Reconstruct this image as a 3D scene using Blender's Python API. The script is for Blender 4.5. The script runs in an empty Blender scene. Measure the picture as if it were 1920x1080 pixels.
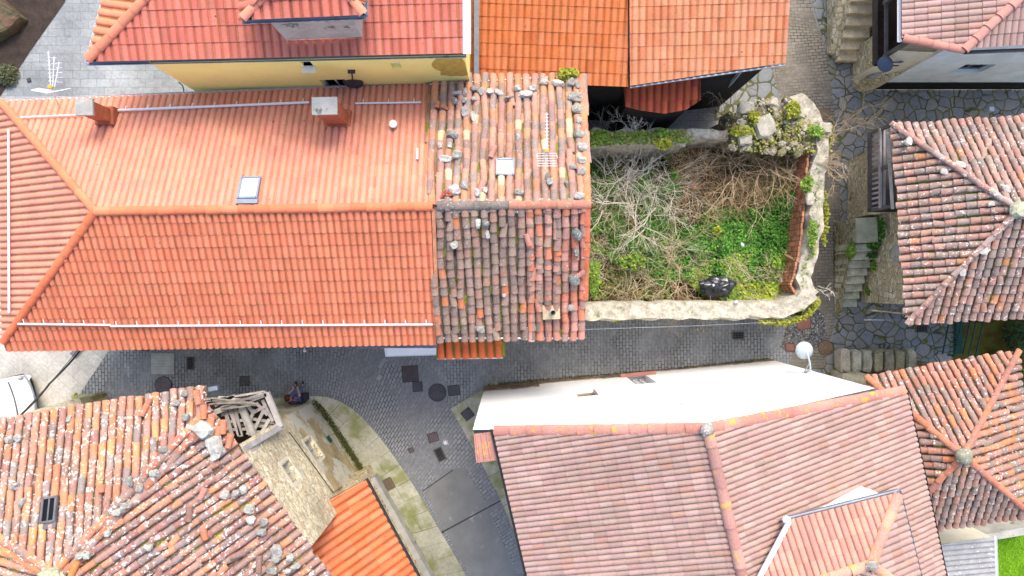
import bpy, math, random
from mathutils import Vector, Matrix, noise
random.seed(7)
R = random.random
def U(a, b): return random.uniform(a, b)
scene = bpy.context.scene
COL = scene.collection
H, F = 26.0, 1280.0          # camera height in metres, focal length in photo pixels (24 mm lens)

def P(px, py, z=0.0):
    k = (H - z) / F
    return Vector(((px - 960) * k, (540 - py) * k, z))
class Plane:
    def __init__(s, a, b, c):
        s.o = a.copy(); s.n = (b - a).cross(c - a).normalized()
        if s.n.z < 0: s.n = -s.n
        d = Vector((s.n.x, s.n.y, 0)); s.flat = d.length < 1e-4
        s.down = Vector((0, -1, 0)) if s.flat else d.normalized()      # horizontal direction of fall
        s.v = (s.down - s.n * s.down.dot(s.n)).normalized()
        s.u = s.v.cross(s.n).normalized()
    def z(s, x, y): return s.o.z - (s.n.x * (x - s.o.x) + s.n.y * (y - s.o.y)) / s.n.z
    def at(s, px, py):
        c = Vector((0, 0, H)); d = P(px, py, 0) - c
        return c + d * ((s.o - c).dot(s.n) / d.dot(s.n))
def eave_plane(a, b, deg):                                              # rises to the left of a->b
    d = (b - a); d.z = 0; d.normalize(); l = Vector((-d.y, d.x, 0))
    return Plane(a, b, a + l + Vector((0, 0, math.tan(math.radians(deg)))))
def on_wall(px, py, A, B):
    rx, ry = (px - 960) / F, (540 - py) / F
    dx, dy = B.x - A.x, B.y - A.y
    t = (A.x * dy - A.y * dx) / (rx * dy - ry * dx)
    L = math.hypot(dx, dy)
    return ((rx * t - A.x) * dx + (ry * t - A.y) * dy) / L, H - t      # distance along the wall, height

def lin(c):
    return tuple((x / 12.92 if x <= .04045 else ((x + .055) / 1.055) ** 2.4) for x in [q / 255. for q in c])
def C(r, g, b, f=1.0):
    l = lin((r, g, b)); return (l[0] * f, l[1] * f, l[2] * f, 1)
def vary(c, a=.12, h=.04):
    k = 1 + U(-a, a); return (max(0, c[0] * k * (1 + U(-h, h))), max(0, c[1] * k * (1 + U(-h, h))), max(0, c[2] * k), 1)

def inpoly(x, y, poly):
    r = False; n = len(poly); j = n - 1
    for i in range(n):
        xi, yi = poly[i]; xj, yj = poly[j]
        if (yi > y) != (yj > y) and x < (xj - xi) * (y - yi) / (yj - yi) + xi: r = not r
        j = i
    return r

class MB:
    def __init__(s): s.v = []; s.f = []; s.c = []; s.m = []; s.uv = None
    def add(s, vs, fs, col=(1, 1, 1, 1), mi=0):
        o = len(s.v); s.v.extend([tuple(q) for q in vs])
        for f in fs: s.f.append([i + o for i in f]); s.c.append(col); s.m.append(mi)
    def box(s, c, size, rz=0, col=(1, 1, 1, 1), mi=0, tilt=None):
        hx, hy, hz = size[0] / 2, size[1] / 2, size[2] / 2
        M = Matrix.Rotation(rz, 3, 'Z')
        if tilt: M = M @ Matrix.Rotation(tilt[0], 3, 'X') @ Matrix.Rotation(tilt[1], 3, 'Y')
        vs = [M @ Vector((x, y, z)) + Vector(c) for x in (-hx, hx) for y in (-hy, hy) for z in (-hz, hz)]
        s.add(vs, [(0, 1, 3, 2), (4, 6, 7, 5), (0, 4, 5, 1), (2, 3, 7, 6), (0, 2, 6, 4), (1, 5, 7, 3)], col, mi)
    def beam(s, a, b, w, h, col=(1, 1, 1, 1), mi=0, up=Vector((0, 0, 1))):
        a = Vector(a); b = Vector(b); d = (b - a).normalized(); l = d.cross(up)
        if l.length < 1e-3: l = d.cross(Vector((1, 0, 0)))
        l.normalize(); t = l.cross(d).normalized()
        vs = [p + l * (w / 2 * i) + t * (h / 2 * j) for p in (a, b) for i in (-1, 1) for j in (-1, 1)]
        s.add(vs, [(0, 2, 3, 1), (4, 5, 7, 6), (0, 1, 5, 4), (2, 6, 7, 3), (0, 4, 6, 2), (1, 3, 7, 5)], col, mi)
    def tube(s, pts, rad, n=8, col=(1, 1, 1, 1), mi=0, cap=True):
        pts = [Vector(p) for p in pts]; o = []; N = len(pts)
        if not hasattr(rad, '__len__'): rad = [rad] * N
        for i, p in enumerate(pts):
            d = (pts[min(i + 1, N - 1)] - pts[max(i - 1, 0)]).normalized()
            a = d.cross(Vector((0, 0, 1)))
            if a.length < .05: a = d.cross(Vector((1, 0, 0)))
            a.normalize(); b = d.cross(a)
            o += [p + (a * math.cos(2 * math.pi * k / n) + b * math.sin(2 * math.pi * k / n)) * rad[i] for k in range(n)]
        fs = [(i * n + k, i * n + (k + 1) % n, (i + 1) * n + (k + 1) % n, (i + 1) * n + k) for i in range(N - 1) for k in range(n)]
        if cap: fs += [tuple(range(n))[::-1], tuple((N - 1) * n + k for k in range(n))]
        s.add(o, fs, col, mi)
    def prism(s, poly, z0, z1, col=(1, 1, 1, 1), mi=0):
        n = len(poly)
        g = (lambda z, i: z[i] if hasattr(z, '__len__') else z)
        vs = [(p[0], p[1], g(z0, i)) for i, p in enumerate(poly)] + [(p[0], p[1], g(z1, i)) for i, p in enumerate(poly)]
        s.add(vs, [tuple(range(n))[::-1], tuple(range(n, 2 * n))] + [(i, (i + 1) % n, n + (i + 1) % n, n + i) for i in range(n)], col, mi)
    def disc(s, c, r, z0, z1, n=28, col=(1, 1, 1, 1), mi=0):
        s.prism([(c[0] + r * math.cos(2 * math.pi * k / n), c[1] + r * math.sin(2 * math.pi * k / n)) for k in range(n)], z0, z1, col, mi)
    def ell(s, c, r, n=10, m=6, col=(1, 1, 1, 1), mi=0, amp=0, rot=None, seed=0):
        vs = []
        for j in range(m + 1):
            t = math.pi * j / m
            for i in range(n):
                a = 2 * math.pi * i / n
                q = Vector((math.sin(t) * math.cos(a), math.sin(t) * math.sin(a), math.cos(t)))
                k = 1 + (amp * noise.noise(q * 1.3 + Vector((seed * 3.1, seed * 1.7, seed))) if amp else 0)
                q = Vector((q.x * r[0], q.y * r[1], q.z * r[2])) * k
                if rot: q = rot @ q
                vs.append(q + Vector(c))
        s.add(vs, [(j * n + i, (j + 1) * n + i, (j + 1) * n + (i + 1) % n, j * n + (i + 1) % n) for j in range(m) for i in range(n)], col, mi)
    def build(s, name, mats, parent=None, smooth=False, kind=None):
        me = bpy.data.meshes.new(name); me.from_pydata(s.v, [], s.f)
        if not isinstance(mats, (list, tuple)): mats = [mats]
        for m in mats: me.materials.append(m)
        if len(s.m): me.polygons.foreach_set('material_index', s.m)
        ca = me.color_attributes.new('Col', 'FLOAT_COLOR', 'CORNER')
        fl = []
        for f, c in zip(s.f, s.c): fl.extend(list(c) * len(f))
        ca.data.foreach_set('color', fl)
        if s.uv:
            ul = me.uv_layers.new(name='UVMap'); a = []
            for f in s.f:
                for i in f: a.extend(s.uv[i])
            ul.data.foreach_set('uv', a)
        if smooth: me.polygons.foreach_set('use_smooth', [True] * len(me.polygons))
        me.update()
        o = bpy.data.objects.new(name, me); COL.objects.link(o)
        if parent: o.parent = parent; o.matrix_parent_inverse = par_inv(parent)
        if kind: o['kind'] = kind
        return o
def par_inv(p):
    return Matrix.Translation(-p.location) if p.type == 'EMPTY' else Matrix.Identity(4)
def chk(l):
    n = len(l.split())
    if not 4 <= n <= 16: print('LABEL', n, l)
def thing(name, label, cat, loc=(0, 0, 0), group=None):
    o = bpy.data.objects.new(name, None); COL.objects.link(o); o.location = loc
    chk(label); o['label'] = label; o['category'] = cat; o.empty_display_size = .2
    if group: o['group'] = group
    return o
def tag(o, label, cat, group=None, kind=None):
    if label: chk(label); o['label'] = label
    if cat: o['category'] = cat
    if group: o['group'] = group
    if kind: o['kind'] = kind
    return o

# ---------------------------------------------------------------- materials
def newmat(name, rough=.85, spec=.25):
    m = bpy.data.materials.new(name); m.use_nodes = True; nt = m.node_tree
    b = nt.nodes['Principled BSDF']; b.inputs['Roughness'].default_value = rough
    b.inputs['Specular IOR Level'].default_value = spec
    return m, nt, b
def N(nt, typ, **kw):
    n = nt.nodes.new(typ)
    for k, v in kw.items():
        if k in n.inputs: n.inputs[k].default_value = v
        else: setattr(n, k, v)
    return n
def ramp(nt, src, a, b, lo=0, hi=1):
    n = N(nt, 'ShaderNodeMapRange'); n.inputs[1].default_value = a; n.inputs[2].default_value = b
    n.inputs[3].default_value = lo; n.inputs[4].default_value = hi; nt.links.new(src, n.inputs[0]); return n.outputs[0]
def mixc(nt, fac, a, b, mode='MIX'):
    n = nt.nodes.new('ShaderNodeMix'); n.data_type = 'RGBA'; n.blend_type = mode
    for s, q in ((0, fac), (6, a), (7, b)):
        if isinstance(q, (int, float, tuple)): n.inputs[s].default_value = q
        else: nt.links.new(q, n.inputs[s])
    return n.outputs[2]
def mul(nt, a, b):
    n = N(nt, 'ShaderNodeMath', operation='MULTIPLY')
    for i, q in enumerate((a, b)):
        if isinstance(q, (int, float)): n.inputs[i].default_value = q
        else: nt.links.new(q, n.inputs[i])
    return n.outputs[0]
def nz(nt, co, scale, detail=4, rough=.6, dist=0):
    n = N(nt, 'ShaderNodeTexNoise'); n.inputs['Scale'].default_value = scale; n.inputs['Detail'].default_value = detail
    n.inputs['Roughness'].default_value = rough; n.inputs['Distortion'].default_value = dist
    nt.links.new(co, n.inputs['Vector']); return n.outputs['Fac']
def bump(nt, b, h, strength=.3, dist=.02):
    n = N(nt, 'ShaderNodeBump'); n.inputs['Strength'].default_value = strength; n.inputs['Distance'].default_value = dist
    nt.links.new(h, n.inputs['Height']); nt.links.new(n.outputs[0], b.inputs['Normal'])
def coords(nt): return nt.nodes.new('ShaderNodeTexCoord').outputs['Object']

def plain(name, col, rough=.8, var=.25, scale=3, spots=None, spotth=.62, spotscale=6, bmp=.2, metal=0, attr=False, fine=30):
    m, nt, b = newmat(name, rough); co = coords(nt)
    b.inputs['Metallic'].default_value = metal
    if attr:
        base = N(nt, 'ShaderNodeVertexColor', layer_name='Col').outputs['Color']
    else: base = col
    f = ramp(nt, nz(nt, co, scale, 5), .3, .7, 1 - var, 1 + var * .6)
    f2 = ramp(nt, nz(nt, co, fine, 3), .3, .7, 1 - var * .6, 1 + var * .4)
    ff = mul(nt, f, f2)
    cc = N(nt, 'ShaderNodeCombineColor')
    for i in range(3): nt.links.new(ff, cc.inputs[i])
    c = mixc(nt, 1.0, base, cc.outputs[0], 'MULTIPLY')
    if spots:
        s = ramp(nt, nz(nt, co, spotscale, 6, .65), spotth, spotth + .05)
        c = mixc(nt, s, c, spots)
    nt.links.new(c, b.inputs['Base Color'])
    if bmp: bump(nt, b, nz(nt, co, fine, 4), bmp, .02)
    return m

def tile_mat(name, white=.0, white_th=.6, grey=.0, yellow=0.0, dirt=.3, moss=0.0, rough=.85, wsc=17, dots=0):
    m, nt, b = newmat(name, rough); co = coords(nt)
    c = N(nt, 'ShaderNodeVertexColor', layer_name='Col').outputs['Color']
    f = ramp(nt, nz(nt, co, 1.1, 4), .3, .7, 1 - dirt * .5, 1 + dirt * .25)
    f2 = ramp(nt, nz(nt, co, 22, 4), .3, .7, 1 - dirt * .45, 1 + dirt * .3)
    ff = mul(nt, f, f2); cc = N(nt, 'ShaderNodeCombineColor')
    for i in range(3): nt.links.new(ff, cc.inputs[i])
    c = mixc(nt, 1.0, c, cc.outputs[0], 'MULTIPLY')
    if grey:
        s = ramp(nt, nz(nt, co, 5.5, 5, .7), .5, .62, 0, grey); c = mixc(nt, s, c, C(150, 140, 130, .8))
    if moss:
        s = ramp(nt, nz(nt, co, 3.2, 5, .7), .58, .66, 0, moss); c = mixc(nt, s, c, C(120, 118, 45, .6))
    if white:
        s1 = ramp(nt, nz(nt, co, wsc, 5, .6), white_th, white_th + .03)
        s2 = ramp(nt, nz(nt, co, 2.3, 3), .44, .56, .04, white)
        c = mixc(nt, mul(nt, s1, s2), c, C(240, 238, 228, .85))
    if dots:
        s = ramp(nt, nz(nt, co, 11, 3, .5), .715, .73, 0, dots); c = mixc(nt, s, c, C(92, 62, 40, .6))
    if yellow:
        s = ramp(nt, nz(nt, co, 4.5, 4, .55), .58, .66, 0, yellow * .8); c = mixc(nt, s, c, C(228, 184, 52, .8))
    nt.links.new(c, b.inputs['Base Color'])
    bump(nt, b, nz(nt, co, 40, 3), .25, .01)
    return m

def paver_mat(name, bw, bh, mortar, col1, col2, colm, uvname=True, mask=(.35, .6), msc=.8, stain=None, stain_th=.55, bump_s=.4):
    m, nt, b = newmat(name, .75, .35)
    tc = nt.nodes.new('ShaderNodeTexCoord'); uv = tc.outputs['UV']; co = tc.outputs['Object']
    # slightly wavy joints
    wn = N(nt, 'ShaderNodeTexNoise'); wn.inputs['Scale'].default_value = 2.2; nt.links.new(co, wn.inputs['Vector'])
    wa = N(nt, 'ShaderNodeVectorMath', operation='SCALE'); wa.inputs['Scale'].default_value = .05; nt.links.new(wn.outputs['Color'], wa.inputs[0])
    wb = N(nt, 'ShaderNodeVectorMath', operation='ADD'); nt.links.new(uv, wb.inputs[0]); nt.links.new(wa.outputs[0], wb.inputs[1])
    br = N(nt, 'ShaderNodeTexBrick', offset=.5)
    nt.links.new(wb.outputs[0], br.inputs['Vector'])
    for k, v in (('Scale', 1.0), ('Brick Width', bw), ('Row Height', bh), ('Mortar Size', mortar), ('Mortar Smooth', .35), ('Bias', 0.0)): br.inputs[k].default_value = v
    br.inputs['Color1'].default_value = (0, 0, 0, 1); br.inputs['Color2'].default_value = (1, 1, 1, 1); br.inputs['Mortar'].default_value = (.5, .5, .5, 1)
    base = mixc(nt, br.outputs['Color'], col1, col2)
    f = ramp(nt, nz(nt, co, .55, 5, .65), .3, .7, .72, 1.25)
    f2 = ramp(nt, nz(nt, co, 9, 5, .7), .3, .7, .8, 1.2)
    ff = mul(nt, f, f2); cc = N(nt, 'ShaderNodeCombineColor')
    for i in range(3): nt.links.new(ff, cc.inputs[i])
    base = mixc(nt, 1.0, base, cc.outputs[0], 'MULTIPLY')
    if stain:
        s = ramp(nt, nz(nt, co, .9, 5, .6), stain_th, stain_th + .15, 0, .8); base = mixc(nt, s, base, stain)
    mk = ramp(nt, nz(nt, co, msc, 4, .6), mask[0], mask[1], .08, 1)
    c = mixc(nt, mul(nt, br.outputs['Fac'], mk), base, colm)
    nt.links.new(c, b.inputs['Base Color'])
    inv = N(nt, 'ShaderNodeMath', operation='SUBTRACT'); inv.inputs[0].default_value = 1; nt.links.new(br.outputs['Fac'], inv.inputs[1])
    bump(nt, b, inv.outputs[0], bump_s, .01)
    return m

def cell_mat(name, scale, edge, cols, joint, joint2=None, zs=1.0, rnd=1.0, var=.2, rough=.75, jit=.35, bs=.5, stain=None, sth=.6, patch=False):
    """irregular stones with joints: flagstones, rubble masonry, pebbles"""
    m, nt, b = newmat(name, rough, .3); tc = nt.nodes.new('ShaderNodeTexCoord'); co0 = tc.outputs['Object']
    mp = N(nt, 'ShaderNodeMapping'); mp.inputs['Scale'].default_value = (1, 1, zs); nt.links.new(co0, mp.inputs['Vector'])
    wn = N(nt, 'ShaderNodeTexNoise'); wn.inputs['Scale'].default_value = scale * 1.2; nt.links.new(mp.outputs[0], wn.inputs['Vector'])
    wa = N(nt, 'ShaderNodeVectorMath', operation='SCALE'); wa.inputs['Scale'].default_value = jit / scale * .5; nt.links.new(wn.outputs['Color'], wa.inputs[0])
    wb = N(nt, 'ShaderNodeVectorMath', operation='ADD'); nt.links.new(mp.outputs[0], wb.inputs[0]); nt.links.new(wa.outputs[0], wb.inputs[1])
    v1 = N(nt, 'ShaderNodeTexVoronoi', feature='DISTANCE_TO_EDGE'); v2 = N(nt, 'ShaderNodeTexVoronoi', feature='F1')
    for v in (v1, v2):
        v.inputs['Scale'].default_value = scale; v.inputs['Randomness'].default_value = rnd; nt.links.new(wb.outputs[0], v.inputs['Vector'])
    sp = N(nt, 'ShaderNodeSeparateColor'); nt.links.new(v2.outputs['Color'], sp.inputs[0])
    cr = N(nt, 'ShaderNodeValToRGB'); nt.links.new(sp.outputs[0], cr.inputs[0])
    el = cr.color_ramp.elements
    while len(el) < len(cols): el.new(.5)
    for i, c in enumerate(cols): el[i].position = i / (len(cols) - 1); el[i].color = c
    f = ramp(nt, nz(nt, co0, 7, 5, .7), .3, .7, 1 - var, 1 + var)
    f2 = ramp(nt, nz(nt, co0, .7, 3), .3, .7, 1 - var * .8, 1 + var * .6)
    ff = mul(nt, f, f2); cc = N(nt, 'ShaderNodeCombineColor')
    for i in range(3): nt.links.new(ff, cc.inputs[i])
    base = mixc(nt, 1.0, cr.outputs[0], cc.outputs[0], 'MULTIPLY')
    if stain:
        s = ramp(nt, nz(nt, co0, 1.3, 5, .7), sth, sth + .1, 0, .85); base = mixc(nt, s, base, stain)
    jc = joint
    if joint2: jc = mixc(nt, ramp(nt, nz(nt, co0, 2.5, 3), .4, .6), joint, joint2)
    e = ramp(nt, v1.outputs['Distance'], edge * .5, edge, 1, 0)
    c = mixc(nt, e, base, jc)
    nt.links.new(c, b.inputs['Base Color'])
    bump(nt, b, ramp(nt, v1.outputs['Distance'], 0, edge * 2.5), bs, .03)
    return m
M = {}
M['tile_new'] = tile_mat('orange_clay_tile', dirt=.26, white=.25, white_th=.73, dots=.8)
M['tile_grime'] = tile_mat('grimy_clay_tile', dirt=.35, moss=.2, dots=.9)
M['tile_pink'] = tile_mat('pink_concrete_tile', dirt=.3, white=.5, white_th=.71)
M['tile_pinkcap'] = tile_mat('lichened_pink_cap_tile', dirt=.45, yellow=1.0, white=.3, white_th=.66)
M['tile_old'] = tile_mat('weathered_clay_tile', dirt=.5, white=.55, white_th=.62, grey=.4, moss=.15)
M['tile_white'] = tile_mat('lichen_covered_clay_tile', dirt=.5, white=1.1, white_th=.56, grey=.45, wsc=11)
M['tile_white2'] = tile_mat('lichen_spotted_clay_tile', dirt=.5, white=1, white_th=.59, grey=.5, wsc=13, moss=.3)
M['tile_grey'] = tile_mat('old_grey_clay_tile', dirt=.6, white=.6, white_th=.60, grey=.55, moss=.3)
M['vcol'] = plain('painted', (1, 1, 1, 1), .7, .12, attr=True, bmp=.05)
M['stonecol'] = plain('lichened_stone', (1, 1, 1, 1), .9, .35, attr=True, spots=C(235, 235, 225, .8), spotth=.6, spotscale=14, bmp=.5, fine=22)
M['leaf'] = plain('leaf', (1, 1, 1, 1), .6, .15, attr=True, bmp=0)
M['twig'] = plain('twig', (1, 1, 1, 1), .8, .2, attr=True, bmp=0)
M['metal'] = plain('zinc', C(150, 160, 172, .8), .45, .2, metal=.3, bmp=.05)
M['darkmetal'] = plain('dark_iron', C(70, 66, 68, .8), .6, .25, bmp=.3, fine=60)
M['whitemetal'] = plain('white_enamel', C(235, 235, 235, .85), .4, .05, bmp=0)
M['white_wall'] = plain('white_render', (.84, .84, .83, 1), .9, .05, scale=1.5, spots=(.6, .59, .56, 1), spotth=.70, spotscale=1.6, bmp=.15)
M['yellow_wall'] = plain('yellow_render', C(248, 232, 140, .97), .9, .07, scale=1.2, spots=C(205, 180, 85, .85), spotth=.72, spotscale=.9, bmp=.1)
M['cream_wall'] = plain('cream_render', C(240, 232, 210, .85), .9, .1, bmp=.1)
M['blue_wall'] = plain('pale_blue_render', C(228, 238, 246, .98), .9, .16, scale=1.5, spots=C(150, 152, 150, .8), spotth=.68, spotscale=1.4, bmp=.15)
M['dark_wall'] = plain('near_black_stone', C(44, 42, 40, .6), .95, .5, bmp=.5)  # near-black stone, far darker than the other walls
M['conc'] = plain('concrete', C(190, 186, 176, .8), .9, .25, scale=2, spots=C(120, 118, 105, .8), spotth=.6, spotscale=3, bmp=.3)
M['mortar'] = plain('lichened_mortar', C(168, 160, 148, .8), .95, .4, scale=5, spots=C(225, 222, 212, .8), spotth=.55, spotscale=7, bmp=.6, fine=18)
M['wood'] = plain('grey_weathered_wood', (1, 1, 1, 1), .85, .3, attr=True, bmp=.4, fine=35)
M['glass'] = plain('window_glass', C(225, 232, 238, .9), .15, .03, bmp=0)
M['darkglass'] = plain('dark_glass', C(26, 26, 28, .6), .2, .1, bmp=0)
M['deck'] = plain('roof_bedding', C(70, 58, 46, .6), .95, .4, bmp=.3)
M['brickred'] = paver_mat('red_brick', .24, .08, .012, C(196, 96, 58, .8), C(214, 120, 74, .8), C(150, 110, 90, .8), mask=(.1, .2))
# ---------------------------------------------------------------- tiled roofs
def clip_poly(pts, edges):
    for (ex, ey, nx, ny) in edges:
        out = []; n = len(pts)
        if not n: return out
        for i in range(n):
            a, b = pts[i], pts[(i + 1) % n]
            da = (a[0] - ex) * nx + (a[1] - ey) * ny; db = (b[0] - ex) * nx + (b[1] - ey) * ny
            if da >= 0: out.append(a)
            if (da >= 0) != (db >= 0):
                t = da / (da - db); out.append(tuple(a[k] + (b[k] - a[k]) * t for k in range(3)))
        pts = out
    return pts
def wave(w, h, style):
    if style == 'new':      # hump 58 %, pan 42 %
        q = [(0, .0), (.03, .45), (.13, .82), (.25, .97), (.36, 1), (.47, .97), (.6, .82), (.71, .45), (.75, .0), (.88, -.06), (1, 0)]
    elif style == 'pink':
        q = [(0, -.05), (.05, .45), (.18, .82), (.38, 1), (.6, .92), (.78, .55), (.88, .0), (1, -.05)]
    elif style == 'corr':
        q = [(i / 8, .5 - .5 * math.cos(2 * math.pi * i / 8)) for i in range(9)]
    return [(a * w, b * h) for a, b in q]
def slope(mb, pl, poly_px, style, pal, w=.2, ex=.35, h=.045, t=.018, clip='all', jit=0., u0=0., mi=0, deckmi=1, moss=.15, seedv=None, amp=.1, holes=(), pan=None, wander=.04, spare=(), grime_shade=(.5, .78)):
    pts = [pl.at(*p) for p in poly_px]; o = pl.o
    uv = [((p - o).dot(pl.u), (p - o).dot(pl.v)) for p in pts]
    ca = sum(uv[i][0] * uv[(i + 1) % len(uv)][1] - uv[(i + 1) % len(uv)][0] * uv[i][1] for i in range(len(uv)))
    sg = 1 if ca > 0 else -1
    edges = []
    for i in range(len(uv)):
        if clip == 'all' or i in clip:
            a, b = uv[i], uv[(i + 1) % len(uv)]; L = math.hypot(b[0] - a[0], b[1] - a[1]) or 1
            edges.append((a[0], a[1], -(b[1] - a[1]) / L * sg, (b[0] - a[0]) / L * sg))
    um, uM = min(p[0] for p in uv), max(p[0] for p in uv); vm, vM = min(p[1] for p in uv), max(p[1] for p in uv)
    def W(q): return o + pl.u * q[0] + pl.v * q[1] + pl.n * q[2]
    def near(x0, x1, y0, y1):
        cs = [(x0, y0), (x1, y0), (x0, y1), (x1, y1), ((x0 + x1) / 2, (y0 + y1) / 2)]
        ins = [inpoly(x, y, uv) for x, y in cs]
        return any(ins)
    def inside_all(x0, x1, y0, y1):
        for (ex_, ey, nx, ny) in edges:
            for x, y in ((x0, y0), (x1, y0), (x0, y1), (x1, y1)):
                if (x - ex_) * nx + (y - ey) * ny < 0: return False
        return True
    def emit(vs, fs, col, full):
        if full: mb.add([W(q) for q in vs], fs, col, mi)
        else:
            for f in fs:
                p = clip_poly([vs[i] for i in f], edges)
                if len(p) >= 3: mb.add([W(q) for q in p], [tuple(range(len(p)))], col, mi)
    gr = .62
    def pick(): 
        r = R() * sum(x[1] for x in pal)
        for c, wt in pal:
            r -= wt
            if r <= 0: return vary(c, amp)
        return vary(pal[0][0], amp)
    hol = [(( pl.at(x, y) - o).dot(pl.u), (pl.at(x, y) - o).dot(pl.v), rr) for x, y, rr in holes]
    if style in ('new', 'pink', 'corr'):
        prof = wave(w, h, style); n = len(prof)
        i0 = int(math.floor((um - u0) / w)) - 1; i1 = int(math.ceil((uM - u0) / w)) + 1
        ncourse = int((vM - vm) / ex) + 2
        for i in range(i0, i1):
            x0 = u0 + i * w
            for j in range(ncourse):
                v1 = vM - j * ex; v0 = v1 - ex
                if not near(x0, x0 + w, v0, v1): continue
                if any(math.hypot(x0 + w / 2 - a, (v0 + v1) / 2 - b) < rr for a, b, rr in hol): continue
                tt = t * (1 + U(-.3, .3)); dx = U(-jit, jit)
                vs = [(x0 + a + dx, v0, b) for a, b in prof] + [(x0 + a + dx, v1, b + tt) for a, b in prof] + [(x0 + a + dx, v1, b - .004) for a, b in prof]
                fs = [(k, n + k, n + k + 1, k + 1) for k in range(n - 1)] + ([(n + k, 2 * n + k, 2 * n + k + 1, n + k + 1) for k in range(n - 1)] if t else [])
                cc_ = pick(); ok = inside_all(x0 - .02, x0 + w + .02, v0, v1)
                if style == 'corr': emit(vs, fs, cc_, ok)
                else:
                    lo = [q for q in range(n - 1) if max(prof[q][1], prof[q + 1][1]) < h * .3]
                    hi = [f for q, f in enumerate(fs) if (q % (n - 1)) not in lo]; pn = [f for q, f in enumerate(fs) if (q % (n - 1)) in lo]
                    emit(vs, hi, cc_, ok); g_ = U(*grime_shade); emit(vs, pn, (cc_[0] * g_ * .95, cc_[1] * g_, cc_[2] * g_ * .8, 1), ok)  # pan faces darkened: valley dirt plus valley shade put into the colour
    else:                   # old: separate barrel tiles over pan tiles
        ang = [math.pi * k / 8 for k in range(9)]
        i0 = int(math.floor((um - u0) / w)) - 1; i1 = int(math.ceil((uM - u0) / w)) + 1
        for i in range(i0, i1):
            x0 = u0 + (i + .5) * w; ph = U(0, 50); v1 = vM + U(-.03, .05)
            cr = w * .42
            # pans
            vv = vM
            while vv > vm - ex:
                px_ = x0 + w / 2; a0 = vv - ex
                if near(px_ - .08, px_ + .08, a0, vv):
                    if R() < moss: c = vary(C(150, 150, 54, .7), .3)
                    else: c = vary(pan or C(120, 88, 70, .7), .35)
                    r = w * .36
                    pr = [(-r, .035), (-r * .6, -.01), (0, -.03), (r * .6, -.01), (r, .035)]
                    vs = [(px_ + a, a0, b) for a, b in pr] + [(px_ + a, vv, b + .015) for a, b in pr] + [(px_ + a, vv, b) for a, b in pr]
                    emit(vs, [(k, 5 + k, 6 + k, k + 1) for k in range(4)] + [(5 + k, 10 + k, 11 + k, 6 + k) for k in range(4)], c, inside_all(px_ - r, px_ + r, a0, vv))
                vv -= ex
            # covers
            while v1 > vm - ex:
                e = ex * U(.88, 1.12); ln = e * 1.22; v0 = v1 - ln
                xx = x0 + wander * noise.noise(Vector((ph, v1 * .9, 0))) + U(-.008, .008)
                xc = x0 + wander * noise.noise(Vector((ph, v0 * .9, 0)))
                if near(xx - .06, xx + .06, v1 - e, v1) and not any(math.hypot(xx - a, v1 - e / 2 - b) < rr for a, b, rr in hol):
                    rl = cr * U(.95, 1.08); ru = cr * U(.78, .86); dx = (xc - xx) + U(-.015, .015); lift = .03
                    if R() < jit: dx += U(-.09, .09); xx += U(-.03, .03); lift += .02
                    c = pick(); vs = []
                    hb = U(.78, .92)
                    for (vq, rq, zz, xo) in ((v0, ru, .004, xx + dx), ((v0 + v1) / 2, (ru + rl) / 2, lift * .5, xx + dx * .5), (v1, rl, lift, xx), (v1, rl - .017, lift, xx)):
                        vs += [(xo - math.cos(a) * rq, vq, .015 + zz + math.sin(a) * rq * hb) for a in ang]
                    fs = [(s * 9 + k, (s + 1) * 9 + k, (s + 1) * 9 + k + 1, s * 9 + k + 1) for s in range(3) for k in range(8)]
                    emit(vs, fs, c, inside_all(xx - rl - .03, xx + rl + .03, v0, v1))
                v1 -= e
    # bedding under the tiles
    if style != 'corr':
        d = -.05
        vs = clip_poly([(x, y, d) for x, y in uv], [])
        mb.add([W(q) for q in vs], [tuple(range(len(vs)))], (.3, .3, .3, 1), deckmi)

def caps(mb, a, b, pal, r=.11, seg=.4, amp=.1, mi=0, jit=.01, lift=.03, flat=.8):
    """row of half round ridge or hip tiles from a (low) to b (high)"""
    d = b - a; L = d.length; d.normalize(); s = d.cross(Vector((0, 0, 1))).normalized(); up = s.cross(d).normalized()
    n = max(1, int(L / seg)); e = L / n
    for i in range(n):
        p = a + d * (i * e); q = p + d * (e * 1.12)
        c0 = U(-jit, jit); c1 = U(-jit, jit); r0 = r * U(1.0, 1.06); r1 = r * U(.88, .94); vs = []
        col = vary(random.choice(pal), amp)
        for (pp, rr, off, z) in ((p, r0 - .015, c0, .02), (p, r0, c0, .02), (q, r1, c1, 0)):
            vs += [pp + s * (off - math.cos(math.pi * k / 8) * rr) + up * (lift + z + math.sin(math.pi * k / 8) * rr * flat - .03) for k in range(9)]
        mb.add(vs, [(m * 9 + k, (m + 1) * 9 + k, (m + 1) * 9 + k + 1, m * 9 + k + 1) for m in range(2) for k in range(8)], col, mi)

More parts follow.
